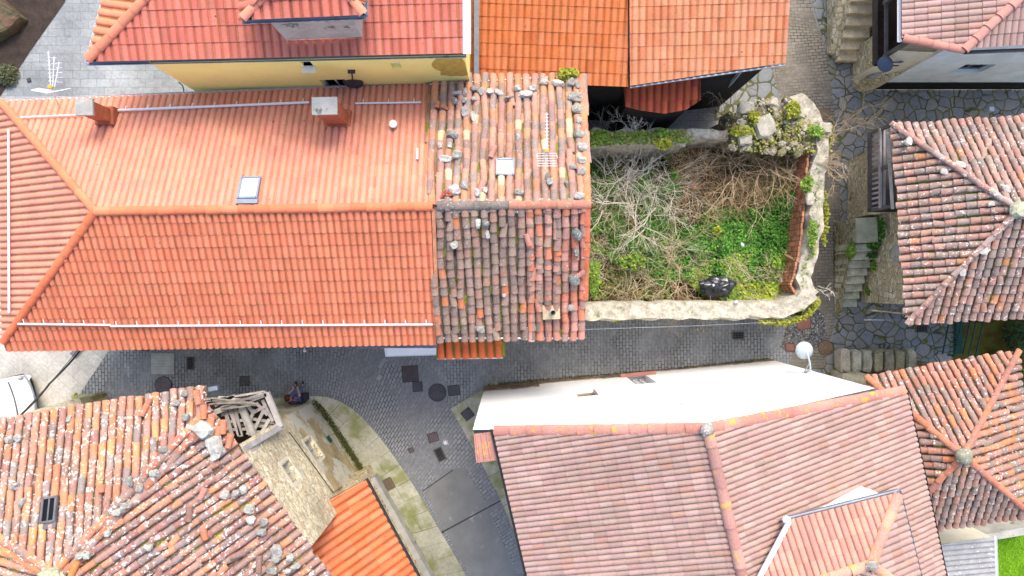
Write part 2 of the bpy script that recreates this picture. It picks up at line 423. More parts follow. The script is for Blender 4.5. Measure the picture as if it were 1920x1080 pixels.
def ring_wall(mb, pts, z0=0, col=(1, 1, 1, 1), mi=0):
    n = len(pts)
    for i in range(n):
        a, b = pts[i], pts[(i + 1) % n]
        mb.add([(a[0], a[1], z0), (b[0], b[1], z0), (b[0], b[1], b[2]), (a[0], a[1], a[2])], [(0, 1, 2, 3)], col, mi)
def face_wall(mb, A, B, prof, ops, depth=.2, z0=0, mi=0, mfun=None, nrm=None):
    """vertical wall A->B with real openings; prof = [(s, ztop)...], ops = [(s0,s1,za,zb)], outward normal nrm"""
    d = Vector((B.x - A.x, B.y - A.y, 0)); L = d.length; d.normalize()
    nn = nrm or Vector((d.y, -d.x, 0))
    def top(s):
        for (s0, a), (s1, b) in zip(prof, prof[1:]):
            if s <= s1 + 1e-6: return a + (b - a) * (s - s0) / max(1e-6, s1 - s0)
        return prof[-1][1]
    S = sorted(set([0, L] + [p[0] for p in prof] + [q for o in ops for q in o[:2]]))
    Z = sorted(set([z0] + [q for o in ops for q in o[2:4]]))
    def pt(s, z, k=0): return Vector((A.x, A.y, 0)) + d * s + Vector((0, 0, z)) - nn * k
    for s0, s1 in zip(S, S[1:]):
        if s1 - s0 < 1e-5: continue
        for i, za in enumerate(Z):
            zb = Z[i + 1] if i + 1 < len(Z) else None
            sm = (s0 + s1) / 2; zm = (za + zb) / 2 if zb else za + 1e-3
            if any(o[0] < sm < o[1] and o[2] < zm < o[3] for o in ops): continue
            m = mfun(zm) if mfun else mi
            mb.add([pt(s0, za), pt(s1, za), pt(s1, zb if zb else top(s1)), pt(s0, zb if zb else top(s0))], [(0, 1, 2, 3)], (1, 1, 1, 1), m)
    for (s0, s1, za, zb) in ops:
        for a, b, c, e in (((s0, za), (s1, za), 0, 0), ((s1, za), (s1, zb), 0, 0), ((s1, zb), (s0, zb), 0, 0), ((s0, zb), (s0, za), 0, 0)):
            mb.add([pt(*a), pt(*b), pt(*b, depth), pt(*a, depth)], [(0, 1, 2, 3)], (1, 1, 1, 1), mi)
    return pt
def window(parent, pt, o, depth=.2, frame=M['whitemetal'], pane=M['darkglass'], mull=1, sill=None, label=None, sillmat=None):
    s0, s1, za, zb = o; f = .05
    w = MB(); dd = depth - .05
    for a, b in (((s0, za + f / 2), (s1, za + f / 2)), ((s0, zb - f / 2), (s1, zb - f / 2)), ((s0 + f / 2, za), (s0 + f / 2, zb)), ((s1 - f / 2, za), (s1 - f / 2, zb))):
        w.beam(pt(*a, dd), pt(*b, dd), f, f)
    for k in range(mull):
        s = s0 + (s1 - s0) * (k + 1) / (mull + 1); w.beam(pt(s, za, dd), pt(s, zb, dd), f * .8, f * .8)
    wo = w.build('window', frame, parent)
    if label: wo['label'] = label
    g = MB(); g.add([pt(s0, za, depth - .02), pt(s1, za, depth - .02), pt(s1, zb, depth - .02), pt(s0, zb, depth - .02)], [(0, 1, 2, 3)])
    g.build('pane', pane, wo)
    if sill:
        q = MB(); q.beam(pt(s0 - .05, za - .03, -.03), pt(s1 + .05, za - .03, -.03), .3, .06); q.build('sill', sillmat or M['conc'], wo)
    return wo
def gutter(a, b, parent, r=.07, mat=None, name='gutter'):
    g = MB(); d = (b - a).normalized(); s = d.cross(Vector((0, 0, 1))).normalized(); vs = []
    prof = [(-r, 0), (-r * .8, -r * .7), (0, -r), (r * .8, -r * .7), (r, 0), (r * .86, 0), (r * .68, -r * .6), (0, -r * .86), (-r * .68, -r * .6), (-r * .86, 0)]
    for p in (a, b): vs += [p + s * x + Vector((0, 0, y)) for x, y in prof]
    n = len(prof)
    g.add(vs, [(k, (k + 1) % n, n + (k + 1) % n, n + k) for k in range(n)] + [tuple(range(n))[::-1], tuple(range(n, 2 * n))])
    return g.build(name, mat or M['metal'], parent)
OR = C(236, 132, 92, .82)
PAL_NEW = [(C(231, 138, 103, .86), 3), (C(233, 142, 108, .86), 2), (C(229, 134, 99, .86), 2)]
PAL_NN = [(C(228, 153, 127, .86), 3), (C(230, 157, 131, .86), 2)]  # paler copy of the clay, direct sunlight put into the colour
PAL_YEL = [(C(218, 124, 104, .82), 3), (C(224, 132, 112, .82), 2)]
PAL_OR1 = [(C(218, 126, 78, .82), 3), (C(212, 118, 68, .82), 1), (C(222, 134, 90, .82), 1)]
PAL_OR2 = [(C(222, 144, 106, .82), 3), (C(226, 152, 116, .82), 2), (C(218, 134, 94, .82), 1)]
PAL_PINK = [(C(188, 154, 142, .8), 4), (C(182, 148, 136, .8), 2), (C(194, 161, 150, .8), 2), (C(188, 147, 130, .8), .5)]
PAL_OLDN = [(C(212, 158, 134, .85), 4), (C(200, 148, 130, .85), 3), (C(186, 150, 134, .8), 3), (C(224, 156, 116, .85), 2), (C(174, 150, 138, .8), 2), (C(238, 202, 160, .85), .5)]
PAL_OLDS = [(C(164, 136, 120, .82), 5), (C(150, 126, 114, .8), 2.5), (C(180, 138, 118, .82), 3), (C(172, 144, 126, .82), 3), (C(216, 132, 92, .8), .6)]
PAL_OLDE = [(C(208, 142, 120, .82), 4), (C(220, 134, 100, .8), 2), (C(184, 140, 126, .8), 2.5), (C(214, 156, 138, .82), 2)]
PAL_BL = [(C(212, 152, 124, .82), 4), (C(224, 150, 108, .82), 3.5), (C(188, 150, 130, .82), 3), (C(172, 152, 142, .8), 2), (C(234, 160, 108, .85), 1.2), (C(192, 142, 126, .8), 2)]
PAL_BLE = [(C(184, 144, 126, .82), 4), (C(206, 148, 120, .82), 3), (C(170, 142, 134, .8), 2), (C(226, 152, 110, .85), 1.2), (C(182, 130, 118, .8), 2)]
PAL_R = [(C(190, 154, 138, .8), 5), (C(178, 150, 136, .8), 3), (C(196, 148, 126, .8), 3), (C(166, 144, 132, .8), 1.5), (C(216, 150, 104, .8), .5), (C(200, 150, 132, .8), 2)]
PAL_BR = [(C(204, 142, 118, .82), 4), (C(182, 138, 122, .8), 3), (C(166, 140, 126, .8), 3), (C(226, 144, 98, .82), 1.6), (C(205, 140, 115, .8), 2)]
V = Vector
WB = (.25, .25, .25, 1)
def roofobj(mb, parent, mat, name='roof', capmat=None, label=None):
    o = mb.build(name, [mat, M['deck'], capmat or mat], parent)
    if label: o['label'] = label
    return o
def bar(a, b, parent, r=.03, mat=None, name='snow_rail', feet=0, drop=None):
    g = MB(); g.tube([a, b], r, 8)
    if feet:
        n = int((b - a).length / feet)
        for i in range(n + 1):
            p = a.lerp(b, (i + .3) / (n + .6)); g.beam(p, p + drop, .03, .012)
    return g.build(name, mat or M['whitemetal'], parent)

# ================= long orange house (B1)
h1 = thing('house', 'long house with clean orange hipped roof, two brick chimneys and white snow rails', 'house', P(450, 420, 0))
RW, RE = P(180, 397, 7.4), P(808, 387, 7.4)
pN = Plane(RW, RE, P(400, 174, 5.6)); pS = Plane(RW, RE, P(410, 644, 5.6)); pW = Plane(P(0, 190, 5.6), P(5, 642, 5.6), RW)
m = MB()
slope(m, pN, [(0, 190), (180, 397), (806, 387), (799, 158)], 'new', PAL_NN, .194, .37, .05, .012, clip='all', amp=.03, grime_shade=(.72, .88))
slope(m, pS, [(180, 397), (5, 643), (818, 645), (808, 387)], 'new', PAL_NEW, .194, .362, .055, .024, clip=(0, 2, 3), amp=.03, grime_shade=(.6, .8))
slope(m, pW, [(180, 397), (0, 188), (4, 643)], 'new', PAL_NN, .2, .37, .055, .015, clip=(0, 2), amp=.03, grime_shade=(.65, .8))
r1 = roofobj(m, h1, M['tile_new'])
m = MB()
caps(m, pN.at(4, 192), RW, [C(236, 140, 100, .85)], .12, .42, lift=.05); caps(m, pS.at(8, 640), RW, [C(232, 124, 84, .85)], .12, .42, lift=.05)
caps(m, RW, RE, [C(236, 140, 100, .85), C(230, 130, 90, .85)], .125, .42, lift=.05)
m.build('ridge_tiles', [M['tile_new']], r1)
m = MB(); a, b = pN.at(803, 160), pN.at(811, 385); m.beam(a + V((0, 0, .03)), b + V((0, 0, .03)), .16, .08); a, b = pS.at(813, 392), pS.at(822, 640); m.beam(a + V((0, 0, .03)), b + V((0, 0, .03)), .1, .07)
m.build('verge_mortar', plain('pink_mortar', C(222, 150, 110, .8), .9, .25, bmp=.4), r1)
m = MB(); ring_wall(m, [(-14.85, -1.3, 5.45), (-2.42, -1.3, 5.45), (-2.42, 2.15, 7.3), (-2.42, 5.6, 5.3), (-14.85, 5.2, 5.3)])
m.build('wall', M['cream_wall'], h1)
e = V((0, 0, -.07))
gutter(pS.at(5, 647) + e, pS.at(818, 649) + e, h1)
gutter(pN.at(2, 187) + e * .5, pN.at(798, 156) + e * .5, h1, .04, M['whitemetal'])
up = V((0, 0, .13))
dS = pS.v * -.16 - V((0, 0, .02)); dN = pN.v * .16 - V((0, 0, .02))
bar(pS.at(40, 607) + up, pS.at(212, 609) + up, r1, .032, feet=.6, drop=dS); bar(pS.at(212, 611) + up, pS.at(812, 608) + up, r1, .032, feet=.6, drop=dS)
bar(pN.at(45, 222) + up, pN.at(160, 217) + up, r1, .025); bar(pN.at(226, 209) + up, pN.at(582, 194) + up, r1, .038, feet=.65, drop=dN)
bar(pN.at(668, 196) + up, pN.at(791, 194) + up, r1, .028, feet=.65, drop=dN); bar(pW.at(22, 245) + up, pW.at(23, 586) + up, r1, .032)
# chimneys: brick shaft, mortar foot, concrete cap
def chimney(parent, top_px, zt, w, l, rz, label, zb):
    c = P(top_px[0], top_px[1], zt); g = MB(); g.box((c.x, c.y, (zb + zt) / 2), (w, l, zt - zb - .1), rz)
    g.uv = []
    for v in g.v:                     # unwrap round the shaft in metres
        q = Matrix.Rotation(-rz, 3, 'Z') @ (V(v) - c); g.uv.append((q.x + q.y, v[2]))
    o = g.build('chimney', M['brickred'], parent); o['label'] = label
    g = MB(); g.box((c.x, c.y, zt), (w + .1, l + .1, .08), rz); g.build('chimney_cap', M['conc'], o)
    g = MB(); g.box((c.x, c.y, zb + .42), (w + .16, l + .16, .28), rz); g.build('flashing', plain('chimney_mortar', C(206, 120, 84, .7), .9, .3, bmp=.4), o)
    return o
chimney(r1, (159, 201), 7.15, .38, .36, .02, 'left brick chimney with a pale square cap near the hip', 5.7)
chimney(r1, (609, 199), 7.6, .58, .37, .02, 'right brick chimney with a grey cap interrupting the snow rail', 5.7)
def skylight(parent, pl, px, py, w, l, rz=0, glass=None, name='skylight', mull=0, frame=None, top=True):
    c = pl.at(px, py) + pl.n * .1; ux = pl.u; vy = pl.v
    def q(a, b, h=0): return c + ux * a + vy * b + pl.n * h
    g = MB(); t = .055
    for s in (-1, 1):
        g.beam(q(s * w / 2, -l / 2 - t / 2), q(s * w / 2, l / 2 + t / 2), t, .1, up=pl.n); g.beam(q(-w / 2, s * l / 2), q(w / 2, s * l / 2), t, .1, up=pl.n)
    if top: g.beam(q(-w / 2 - .04, -l / 2 - .1, -.02), q(w / 2 + .04, -l / 2 - .1, -.02), .16, .07, up=pl.n)
    for k in range(mull): g.beam(q(0, -l / 2), q(0, l / 2), .035, .08, up=pl.n)
    o = g.build(name, frame or M['metal'], parent)
    g = MB(); g.add([q(-w / 2, -l / 2, .02), q(w / 2, -l / 2, .02), q(w / 2, l / 2, .02), q(-w / 2, l / 2, .02)], [(0, 1, 2, 3)])
    g.build('pane', glass or M['glass'], o)
    return o
skylight(r1, pN, 470, 356, .5, .66)
g = MB(); c = pN.at(740, 236); g.disc(c, .055, c.z, c.z + .22); g.disc(c, .11, c.z + .2, c.z + .27); g.build('vent_cap', M['whitemetal'], r1)
g = MB(); g.tube([pN.at(783, 280) + V((0, 0, .1)), pN.at(783, 300) + V((0, 0, .1))], .035); g.build('vent_pipe', M['whitemetal'], r1)
g = MB(); a = P(719, 648, 3.4); b = P(812, 648, 3.4); cc = P(818, 665, 3.1); dd = P(724, 668, 3.1)
g.add([a + V((.1, .5, .3)), b + V((.1, .5, .3)), cc, dd, a + V((.1, .5, .22)), b + V((.1, .5, .22)), cc + V((0, 0, -.08)), dd + V((0, 0, -.08))], [(0, 3, 2, 1), (4, 5, 6, 7), (2, 3, 7, 6), (1, 2, 6, 5), (0, 4, 7, 3)])
aw = g.build('porch_canopy', M['white_wall'], h1); g = MB(); g.tube([dd, a + V((.05, .4, .3))], .03); g.tube([dd, cc], .02); g.build('canopy_rail', M['whitemetal'], aw)

# ================= old tiled house between (B2)
h2 = thing('house', 'small house whose old uneven roof of faded tiles is weighed down by many stones', 'house', P(950, 400, 0))
m = MB(); EE = P(1104, 383, 7.35); e2 = P(950, 385, 7.35)
qN = Plane(P(812, 387, 7.38), EE, P(950, 151, 5.65)); qS = Plane(P(812, 387, 7.38), EE, P(950, 632, 5.6))
slope(m, qN, [(806, 160), (1091, 143), (1103, 385), (812, 387)], 'old', PAL_OLDN, .245, .34, clip=(2,), jit=.06, moss=.12, pan=C(196, 152, 116, .8), wander=.05, holes=[(947, 317, .32)])
slope(m, qS, [(815, 387), (1046, 385), (1040, 632), (820, 632)], 'old', PAL_OLDS, .25, .30, clip=(0,), jit=.08, moss=.22, pan=C(132, 108, 88, .75), wander=.05)
slope(m, qS, [(990, 387), (1103, 385), (1096, 633), (985, 632)], 'old', PAL_OLDE, .25, .33, clip=(0, 1), jit=.08, moss=.12, pan=C(150, 95, 78, .75), wander=.05, holes=[(1033, 585, .2)])
r2 = roofobj(m, h2, M['tile_old'])
m = MB(); caps(m, qN.at(820, 387), qN.at(955, 385), [C(140, 128, 118, .75)], .13, .4, lift=.06, amp=.15); caps(m, qN.at(955, 385), qN.at(1104, 384), [C(214, 140, 112, .8)], .12, .42, lift=.07)
caps(m, qN.at(1090, 145), qN.at(1101, 380), [C(222, 146, 108, .8), C(232, 150, 100, .8)], .12, .42, lift=.05); caps(m, qS.at(1095, 560), qS.at(1100, 392), [C(222, 122, 88, .8)], .12, .42, lift=.05)
m.build('ridge_tiles', [M['tile_old']], r2)
m = MB()
for i in range(60):
    x = U(818, 1100); s = random.choice((-1, 1)); q = (qN if s > 0 else qS).at(x, 386 - s * 9); m.ell(q + V((0, 0, .03)), (U(.08, .16), U(.05, .09), .05), 8, 5, amp=.5, seed=i)
m.build('ridge_mortar', M['mortar'], r2, True)
m = MB(); ring_wall(m, [(-2.38, -1.2, 5.35), (1.9, -1.2, 5.35), (1.95, 2.2, 7.15), (1.85, 5.7, 5.4), (-2.38, 5.5, 5.4)])
m.build('wall', cell_mat('beige_rubble_wall', 4, .04, [C(190, 175, 145, .8), C(214, 200, 170, .8), C(165, 150, 125, .8)], C(150, 135, 110, .7), zs=1.6), h2)
bar(qS.at(820, 634) + V((0, 0, -.02)), qS.at(1093, 634) + V((0, 0, -.02)), h2, .03, name='eave_rail')
bar(qN.at(806, 158) + V((0, 0, 0)), qN.at(1090, 141), h2, .02, name='eave_rail')
skylight(r2, qN, 947, 317, .46, .5, top=False)
g = MB(); c = qS.at(1033, 585); g.box(c + V((0, 0, .03)), (.5, .42, .26), .03); o = g.build('chimney_base', plain('cement_base', C(205, 185, 150, .75), .9, .3), r2)
g = MB(); t = V((.0, 0, .55)); g.tube([c + V((.03, 0, .1)), c + V((.03, 0, .62))], .07, 16, cap=False); g.tube([c + V((.03, 0, .1)), c + V((.03, 0, .615))], .055, 16, cap=False); g.build('flue_pipe', M['whitemetal'], o)
g = MB(); g.disc(c + V((.03, 0, 0)), .054, c.z + .3, c.z + .45); g.build('flue_shadow_plug', M['darkmetal'], o)
# little porch roof under the south eave
m = MB(); pp = eave_plane(P(820, 671, 4.7), P(945, 668, 4.7), 22)
slope(m, pp, [(818, 625), (818, 671), (945, 668), (945, 622)], 'old', [(C(226, 112, 66, .8), 3), (C(214, 104, 64, .8), 2)], .255, .5, clip=(0, 1, 3), moss=.85, pan=C(128, 130, 40, .5), wander=.01)
pr = roofobj(m, h2, M['tile_grime'], name='porch_roof', label='short row of orange tiles with green moss in the channels')
bar(P(820, 673, 4.66), P(943, 671, 4.66), pr, .02, name='eave_rail')
brm = plain('bracket_wood', C(90, 70, 52, .7))
for x in (835, 928): g = MB(); q = P(x, 650, 4.8); g.beam(q + V((0, .45, -.5)), q + V((0, -.1, -.12)), .06, .08); g.build('bracket', brm, h2)

# ================= yellow house (B3)
h3 = thing('house', 'tall yellow rendered house at the top with an orange roof and a dormer', 'house', P(560, 60, 0))
y3 = eave_plane(P(165, 116, 8), P(872, 100, 8), 16)
yW = Plane(P(165, 115, 8), P(194, 0, 8), y3.at(272, 0))
m = MB()
slope(m, y3, [(165, 115), (872, 100), (884, -220), (480, -220)], 'new', PAL_YEL, .222, .41, .05, .02, clip=(1, 3), grime_shade=(.7, .88))
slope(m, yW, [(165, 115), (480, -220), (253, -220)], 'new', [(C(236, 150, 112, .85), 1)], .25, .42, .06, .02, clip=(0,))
r3 = roofobj(m, h3, M['tile_new'])
m = MB(); caps(m, y3.at(167, 112), y3.at(480, -220), [C(236, 145, 110, .85)], .13, .45, lift=.05); m.build('hip_tiles', [M['tile_new']], r3)
gutter(P(160, 118, 7.93), P(874, 103, 7.93), h3, .075, M['metal']); gutter(P(252, -220, 7.93), P(163, 118, 7.93), h3, .06, M['whitemetal'])
A, B = P(282, 119, 7.9), P(870.5, 104, 7.9); A.z = B.z = 0
LW = (B - A).length
def opn(x0, y0, x1, y1, A, B):
    s0, za = on_wall(x0, y0, A, B); s1, zb = on_wall(x1, y1, A, B)
    return (min(s0, s1), max(s0, s1), min(za, zb), max(za, zb))
o1 = opn(556, 109, 588, 123, A, B); o2 = opn(598, 150, 618, 172, A, B); o3 = opn(731, 118, 754, 127, A, B)
o1 = (o1[0], o1[1], o1[3] - 1.1 if o1[3] - o1[2] > 1.1 else o1[2], min(o1[3], 7.75))
o2 = (o2[0], o2[0] + .75, o2[3] - 1.15, o2[3])
m = MB(); pt = face_wall(m, A, B, [(0, 7.95), (LW, 7.95)], [o1, o2, o3], .18)
ring_wall(m, [(B.x, B.y, 7.95), (B.x + .05, 14, 9.9), (A.x, 14, 9.9), (A.x, A.y, 7.95)][0:4]) if False else None
for p, q in ((V((B.x, B.y, 7.95)), V((B.x + .12, 11.5, 9.45))), (V((A.x - .0, 11.5, 9.2)), V((A.x, A.y, 7.95)))):
    m.add([(p.x, p.y, 0), (q.x, q.y, 0), q, p], [(0, 1, 2, 3)])
m.build('wall', M['yellow_wall'], h3)
window(h3, pt, o1, .18, sill=True, sillmat=M['cream_wall']); window(h3, pt, o2, .18, sill=True, sillmat=M['cream_wall'])
w = window(h3, pt, o3, .18, mull=5, frame=M['cream_wall']); w['label'] = 'small barred vent window'
g = MB(); s_ = V((B.x + .1, B.y, 0)); g.beam(V((B.x + .08, B.y, 8.02)), V((B.x + .16, 11.5, 9.55)), .2, .14); g.build('parapet', M['white_wall'], h3)
g = MB(); g.beam(V((B.x + .2, B.y - .3, 5.5)), V((B.x + .26, 10.5, 6.7)), .14, .05); g.build('flashing', M['metal'], h3)
# damp stain is a real patch of bare render
stm = plain('damp_bare_render', C(208, 178, 84, .8), .95, .25, scale=6, bmp=.3); m = MB(); pts = []
cs, cz = on_wall(846, 124, A, B)
for k in range(22):
    a = 2 * math.pi * k / 22; rr = 1.25 + .7 * noise.noise(V((math.cos(a) * 2, math.sin(a) * 2, 4)))
    pts.append(pt(min(LW - .02, cs + .42 * rr * math.cos(a)), cz + .75 * rr * math.sin(a), -.004))
m.add(pts, [tuple(range(22))]); m.build('damp_patch', stm, h3)
# dormer
d = MB(); dz = 9.6
dp = eave_plane(P(455, 38, dz), P(684, 28, dz), 20); dW = Plane(P(455, 38, dz), P(455, -60, dz), P(560, -60, dz + .9)); dE = Plane(P(684, 28, dz), P(684, -80, dz), P(600, -60, dz + .9))
slope(d, dp, [(455, 37), (684, 28), (640, -30), (510, -25)], 'new', PAL_YEL, .235, .41, .06, .03, clip=(1, 2, 3))
slope(d, dW, [(455, 37), (510, -25), (520, -200), (450, -200)], 'new', PAL_YEL, .25, .41, .05, .02, clip=(0, 1))
slope(d, dE, [(684, 28), (640, -30), (630, -200), (684, -200)], 'new', PAL_YEL, .25, .41, .05, .02, clip=(0, 1))
dr = d.build('dormer', [M['tile_new'], M['deck']], r3)
d = MB(); caps(d, dp.at(458, 35), dp.at(510, -25), [C(240, 150, 120, .85)], .11, .4, lift=.05); d.build('hip_tiles', [M['tile_new']], dr); d = MB(); caps(d, dp.at(681, 27), dp.at(640, -30), [C(240, 150, 120, .85)], .12, .4, lift=.05); d.build('hip_tiles', [M['tile_new']], dr)
gutter(P(453, 40, dz - .05), P(687, 31, dz - .05), dr, .07, M['metal']); gutter(P(685, 30, dz - .05), P(683, -100, dz - .05), dr, .07, M['metal'])
a_, b_ = P(503, 38, dz - .1), P(657, 32, dz - .1); d = MB(); ring_wall(d, [(a_.x, a_.y, dz - .1), (b_.x, b_.y, dz - .1), (b_.x + .2, b_.y + 2.6, dz - .1), (a_.x, a_.y + 2.6, dz - .1)], 8.2); d.build('dormer_wall', M['conc'], dr)
# satellite dish on an arm
ds, dz_ = on_wall(659, 131, A, B); a0 = pt(ds, dz_)
ant = thing('satellite_dish', 'dark round satellite dish on an arm fixed to the yellow wall', 'satellite dish', a0)
dc = P(662, 160, 5.9); g = MB(); g.beam(a0 + V((-.1, 0, 0)), a0 + V((.1, 0, 0)), .2, .05); g.tube([a0, dc + V((0, .05, 0))], .022, 6); g.tube([a0 + V((.04, 0, 0)), P(675, 152, 5.4)], .01, 5); g.build('arm', M['darkmetal'], ant)
g = MB(); vs = [dc]; n = 20
for r_, dep in ((.15, .02), (.3, .09)):
    vs += [dc + V((r_ * math.cos(2 * math.pi * k / n), dep + .0 + r_ * .3 * math.sin(2 * math.pi * k / n), r_ * math.sin(2 * math.pi * k / n))) for k in range(n)]
g.add(vs, [(0, 1 + k, 1 + (k + 1) % n) for k in range(n)] + [(1 + k, 1 + n + k, 1 + n + (k + 1) % n, 1 + (k + 1) % n) for k in range(n)]); g.build('dish', M['darkmetal'], ant, True)

# ================= bright orange house (B4)
h4 = thing('house', 'house at the top with wide vivid orange roof in two tones', 'house', P(1180, 80, 0))
wA = eave_plane(P(884, 152, 5.25), P(1178, 163, 5.25), 13); wB = eave_plane(P(1181, 161, 5.4), P(1478, 152, 5.4), 13)
m = MB(); slope(m, wA, [(884, 152), (1178, 163), (1176, -220), (878, -220)], 'new', PAL_OR1, .214, .372, .045, .016, clip=(1, 3), amp=.06, grime_shade=(.62, .82))
slope(m, wB, [(1181, 161), (1472, 118), (1496, -220), (1178, -220)], 'new', PAL_OR2, .214, .372, .045, .016, clip=(0, 1, 3), amp=.06, grime_shade=(.68, .86))
r4 = roofobj(m, h4, M['tile_grime'])
lp = eave_plane(P(1168, 212, 4.2), P(1313, 208, 4.2), 16)
m = MB(); slope(m, lp, [(1168, 150), (1172, 200), (1200, 207), (1245, 213), (1285, 206), (1313, 188), (1313, 132)], 'new', [(C(206, 100, 66, .8), 3), (C(190, 90, 62, .8), 2)], .235, .40, .06, .03, clip='all')
lr = roofobj(m, h4, M['tile_grime'], name='lean_to_roof', label='small darker tiled lean-to roof with a curved edge over the round bulge of the wall')
m = MB(); pa = [P(1172, 150, 4.1), P(1176, 196, 4.1), P(1205, 203, 4.1), P(1245, 208, 4.1), P(1283, 201, 4.1), P(1306, 185, 4.1), P(1308, 140, 4.1)]
ring_wall(m, [(p.x, p.y, 4.05 + (p.y - pa[3].y) * .26) for p in pa]); m.build('lean_to_wall', M['dark_wall'], h4)
m = MB(); q0, q1, q2, q3 = P(884, 148, 5.15), P(1180, 158, 5.15), P(1468, 116, 5.4), P(1474, -220, 5.4)
ring_wall(m, [(q0.x, q0.y + .15, 5.1), (q1.x, q1.y + .15, 5.1), (q1.x + .02, q1.y + .13, 5.1), (q2.x - .25, q2.y + .1, 5.35), (q2.x - .25, 11.6, 6.5), (q0.x, 11.6, 6.5)]); m.build('wall', M['dark_wall'], h4)
g = MB(); a, b = wB.at(1182, 163) - V((0, 0, .05)), wB.at(1472, 121) - V((0, 0, .05)); g.beam(a, b, .05, .07); g.build('fascia', M['metal'], h4)
g = MB(); g.beam(P(1390, 132, 5.1), P(1352, 178, 1.0), .09, .09); g.build('downpipe', M['metal'], h4)

# ================= top right house (B5)
h5 = thing('house', 'pale blue house in the top right corner with pink tile roof and wooden gallery', 'house', P(1800, 60, 0))
vW = eave_plane(P(1690, -200, 4.9), P(1690, 75, 4.9), 17)
cn = vW.at(1804, 92)
vS = eave_plane(cn, P(2000, 78, cn.z), 17)
m = MB(); slope(m, vW, [(1690, 72), (1803, 90), (1905, -2), (2080, -160), (2080, -220), (1690, -220)], 'pink', PAL_PINK, .2, .36, .045, .018, clip=(0, 1, 2))
slope(m, vS, [(1804, 92), (2000, 78), (2080, -160), (1905, -2)], 'pink', PAL_PINK, .2, .36, .045, .02, clip=(3,))
r5 = roofobj(m, h5, M['tile_pink'])
m = MB(); caps(m, vW.at(1693, 72), vW.at(1806, 94), [C(205, 140, 124, .85)], .13, .4, lift=.03, jit=.005); caps(m, vW.at(1806, 94), vW.at(2080, -160), [C(212, 152, 134, .85)], .14, .42, lift=.05); m.build('ridge_tiles', [M['tile_pink']], r5)
gutter(P(1687, -200, 4.86), P(1687, 78, 4.86), h5, .07, M['whitemetal']); gutter(V((cn.x + .1, cn.y - .08, cn.z - .06)), V((19.8, cn.y + .15, cn.z - .06)), h5, .06, M['darkmetal'])
A5 = V((13.82, 7.6, 0)); B5 = V((20.5, 7.6, 0)); zt5 = 4.4
m = MB(); o5 = opn(1812, 121, 1836, 136, A5, B5)
pt5 = face_wall(m, A5, B5, [(0, zt5 + .1), (B5.x - A5.x, zt5 + .9)], [o5], .2, z0=.75)
m.build('wall', M['blue_wall'], h5); window(h5, pt5, o5, .2, frame=M['metal'])
m = MB(); face_wall(m, A5 - V((.03, .04, 0)), B5 - V((0, .04, 0)), [(0, .78), (6.7, .78)], [], .05); m.add([(A5.x - .03, 7.56, .78), (20.5, 7.56, .78), (20.5, 7.62, .78), (A5.x - .03, 7.62, .78)], [(0, 1, 2, 3)]); m.build('plinth', M['dark_wall'], h5)
m = MB(); m.add([(13.82, 7.6, 0), (13.82, 14, 0), (13.82, 14, 5), (13.82, 7.6, 4.5)], [(0, 1, 2, 3)]); m.build('side_wall', M['cream_wall'], h5)
# gallery: floor, rail, posts, end boards
g = MB(); x0 = 12.55
g.box((13.2, 10.4, 2.35), (1.25, 5.4, .12)); g.build('gallery_floor', plain('dark_boards', C(62, 46, 38, .7), .9, .4), h5)
g = MB()
for k in range(46): g.ell((x0 + .22, 7.85 + k * .115, 2.6), (.08, .05, .1), 6, 4)
g.build('balusters', plain('dark_red_wood', C(70, 44, 38, .7)), h5)
g = MB(); g.beam((x0, 7.75, 3.1), (x0, 13.2, 3.1), .09, .1, C(110, 104, 104, .7)); g.beam((x0 + .42, 7.75, 3.5), (x0 + .42, 13.2, 3.5), .12, .1, C(190, 182, 172, .8)); g.beam((x0, 7.75, 2.4), (x0, 13.2, 2.4), .1, .18, C(90, 80, 74, .7))
for y in (7.8, 9.6, 11.4, 13.1): g.beam((x0, y, 3.0), (x0, y, 4.6), .12, .12, C(120, 112, 104, .7))
for k in range(6): g.beam((x0 - .03, 7.76, 3.7 + k * .16), (13.8, 7.74, 3.78 + k * .16), .03, .15, vary(C(176, 162, 140, .75), .12))
g.beam((x0 + .3, 7.7, 4.6), (13.9, 7.66, 4.65), .1, .12, C(96, 84, 76, .7))
g.build('gallery_rail', M['wood'], h5)
g = MB(); g.add([(x0 + .05, 7.74, .6), (13.8, 7.68, .6), (13.8, 7.68, 3.75), (x0 + .05, 7.74, 3.75)], [(0, 1, 2, 3)]); g.build('end_wall', M['cream_wall'], h5)
# wall with stair, two things: rubble wall end + stair
stone_beige = cell_mat('beige_masonry', 4.2, .05, [C(220, 204, 166, .9), C(234, 222, 190, .92), C(196, 180, 144, .88), C(214, 196, 154, .9)], C(170, 154, 120, .8), C(120, 118, 70, .6), zs=1.8)
stone_mossy = cell_mat('mossy_masonry', 4.5, .06, [C(176, 168, 136, .8), C(196, 186, 152, .8), C(146, 138, 108, .8)], C(104, 98, 66, .65), C(110, 112, 50, .6), zs=1.8, stain=C(120, 120, 52, .6), sth=.62)
M['rub'] = stone_beige; M['mossrub'] = stone_mossy
def solid(name, pts, ztops, mat, parent=None, z0=0):
    m = MB(); m.prism([(p[0], p[1]) for p in pts], z0, ztops); return m.build(name, mat, parent)
w5 = solid('stone_wall', [(12.95, 7.62), (13.3, 7.45), (13.78, 7.57), (13.78, 9.0), (13.02, 9.1)], [1.25, 1.3, 1.9, 2.2, 2.0], M['rub'])
tag(w5, 'sloping beige rubble wall end beside the top stair, under the blue street lamp', 'wall')
g = MB(); g.beam((12.9, 7.55, 1.3), (13.6, 7.9, 2.0), .12, .1); g.build('coping', M['conc'], w5)
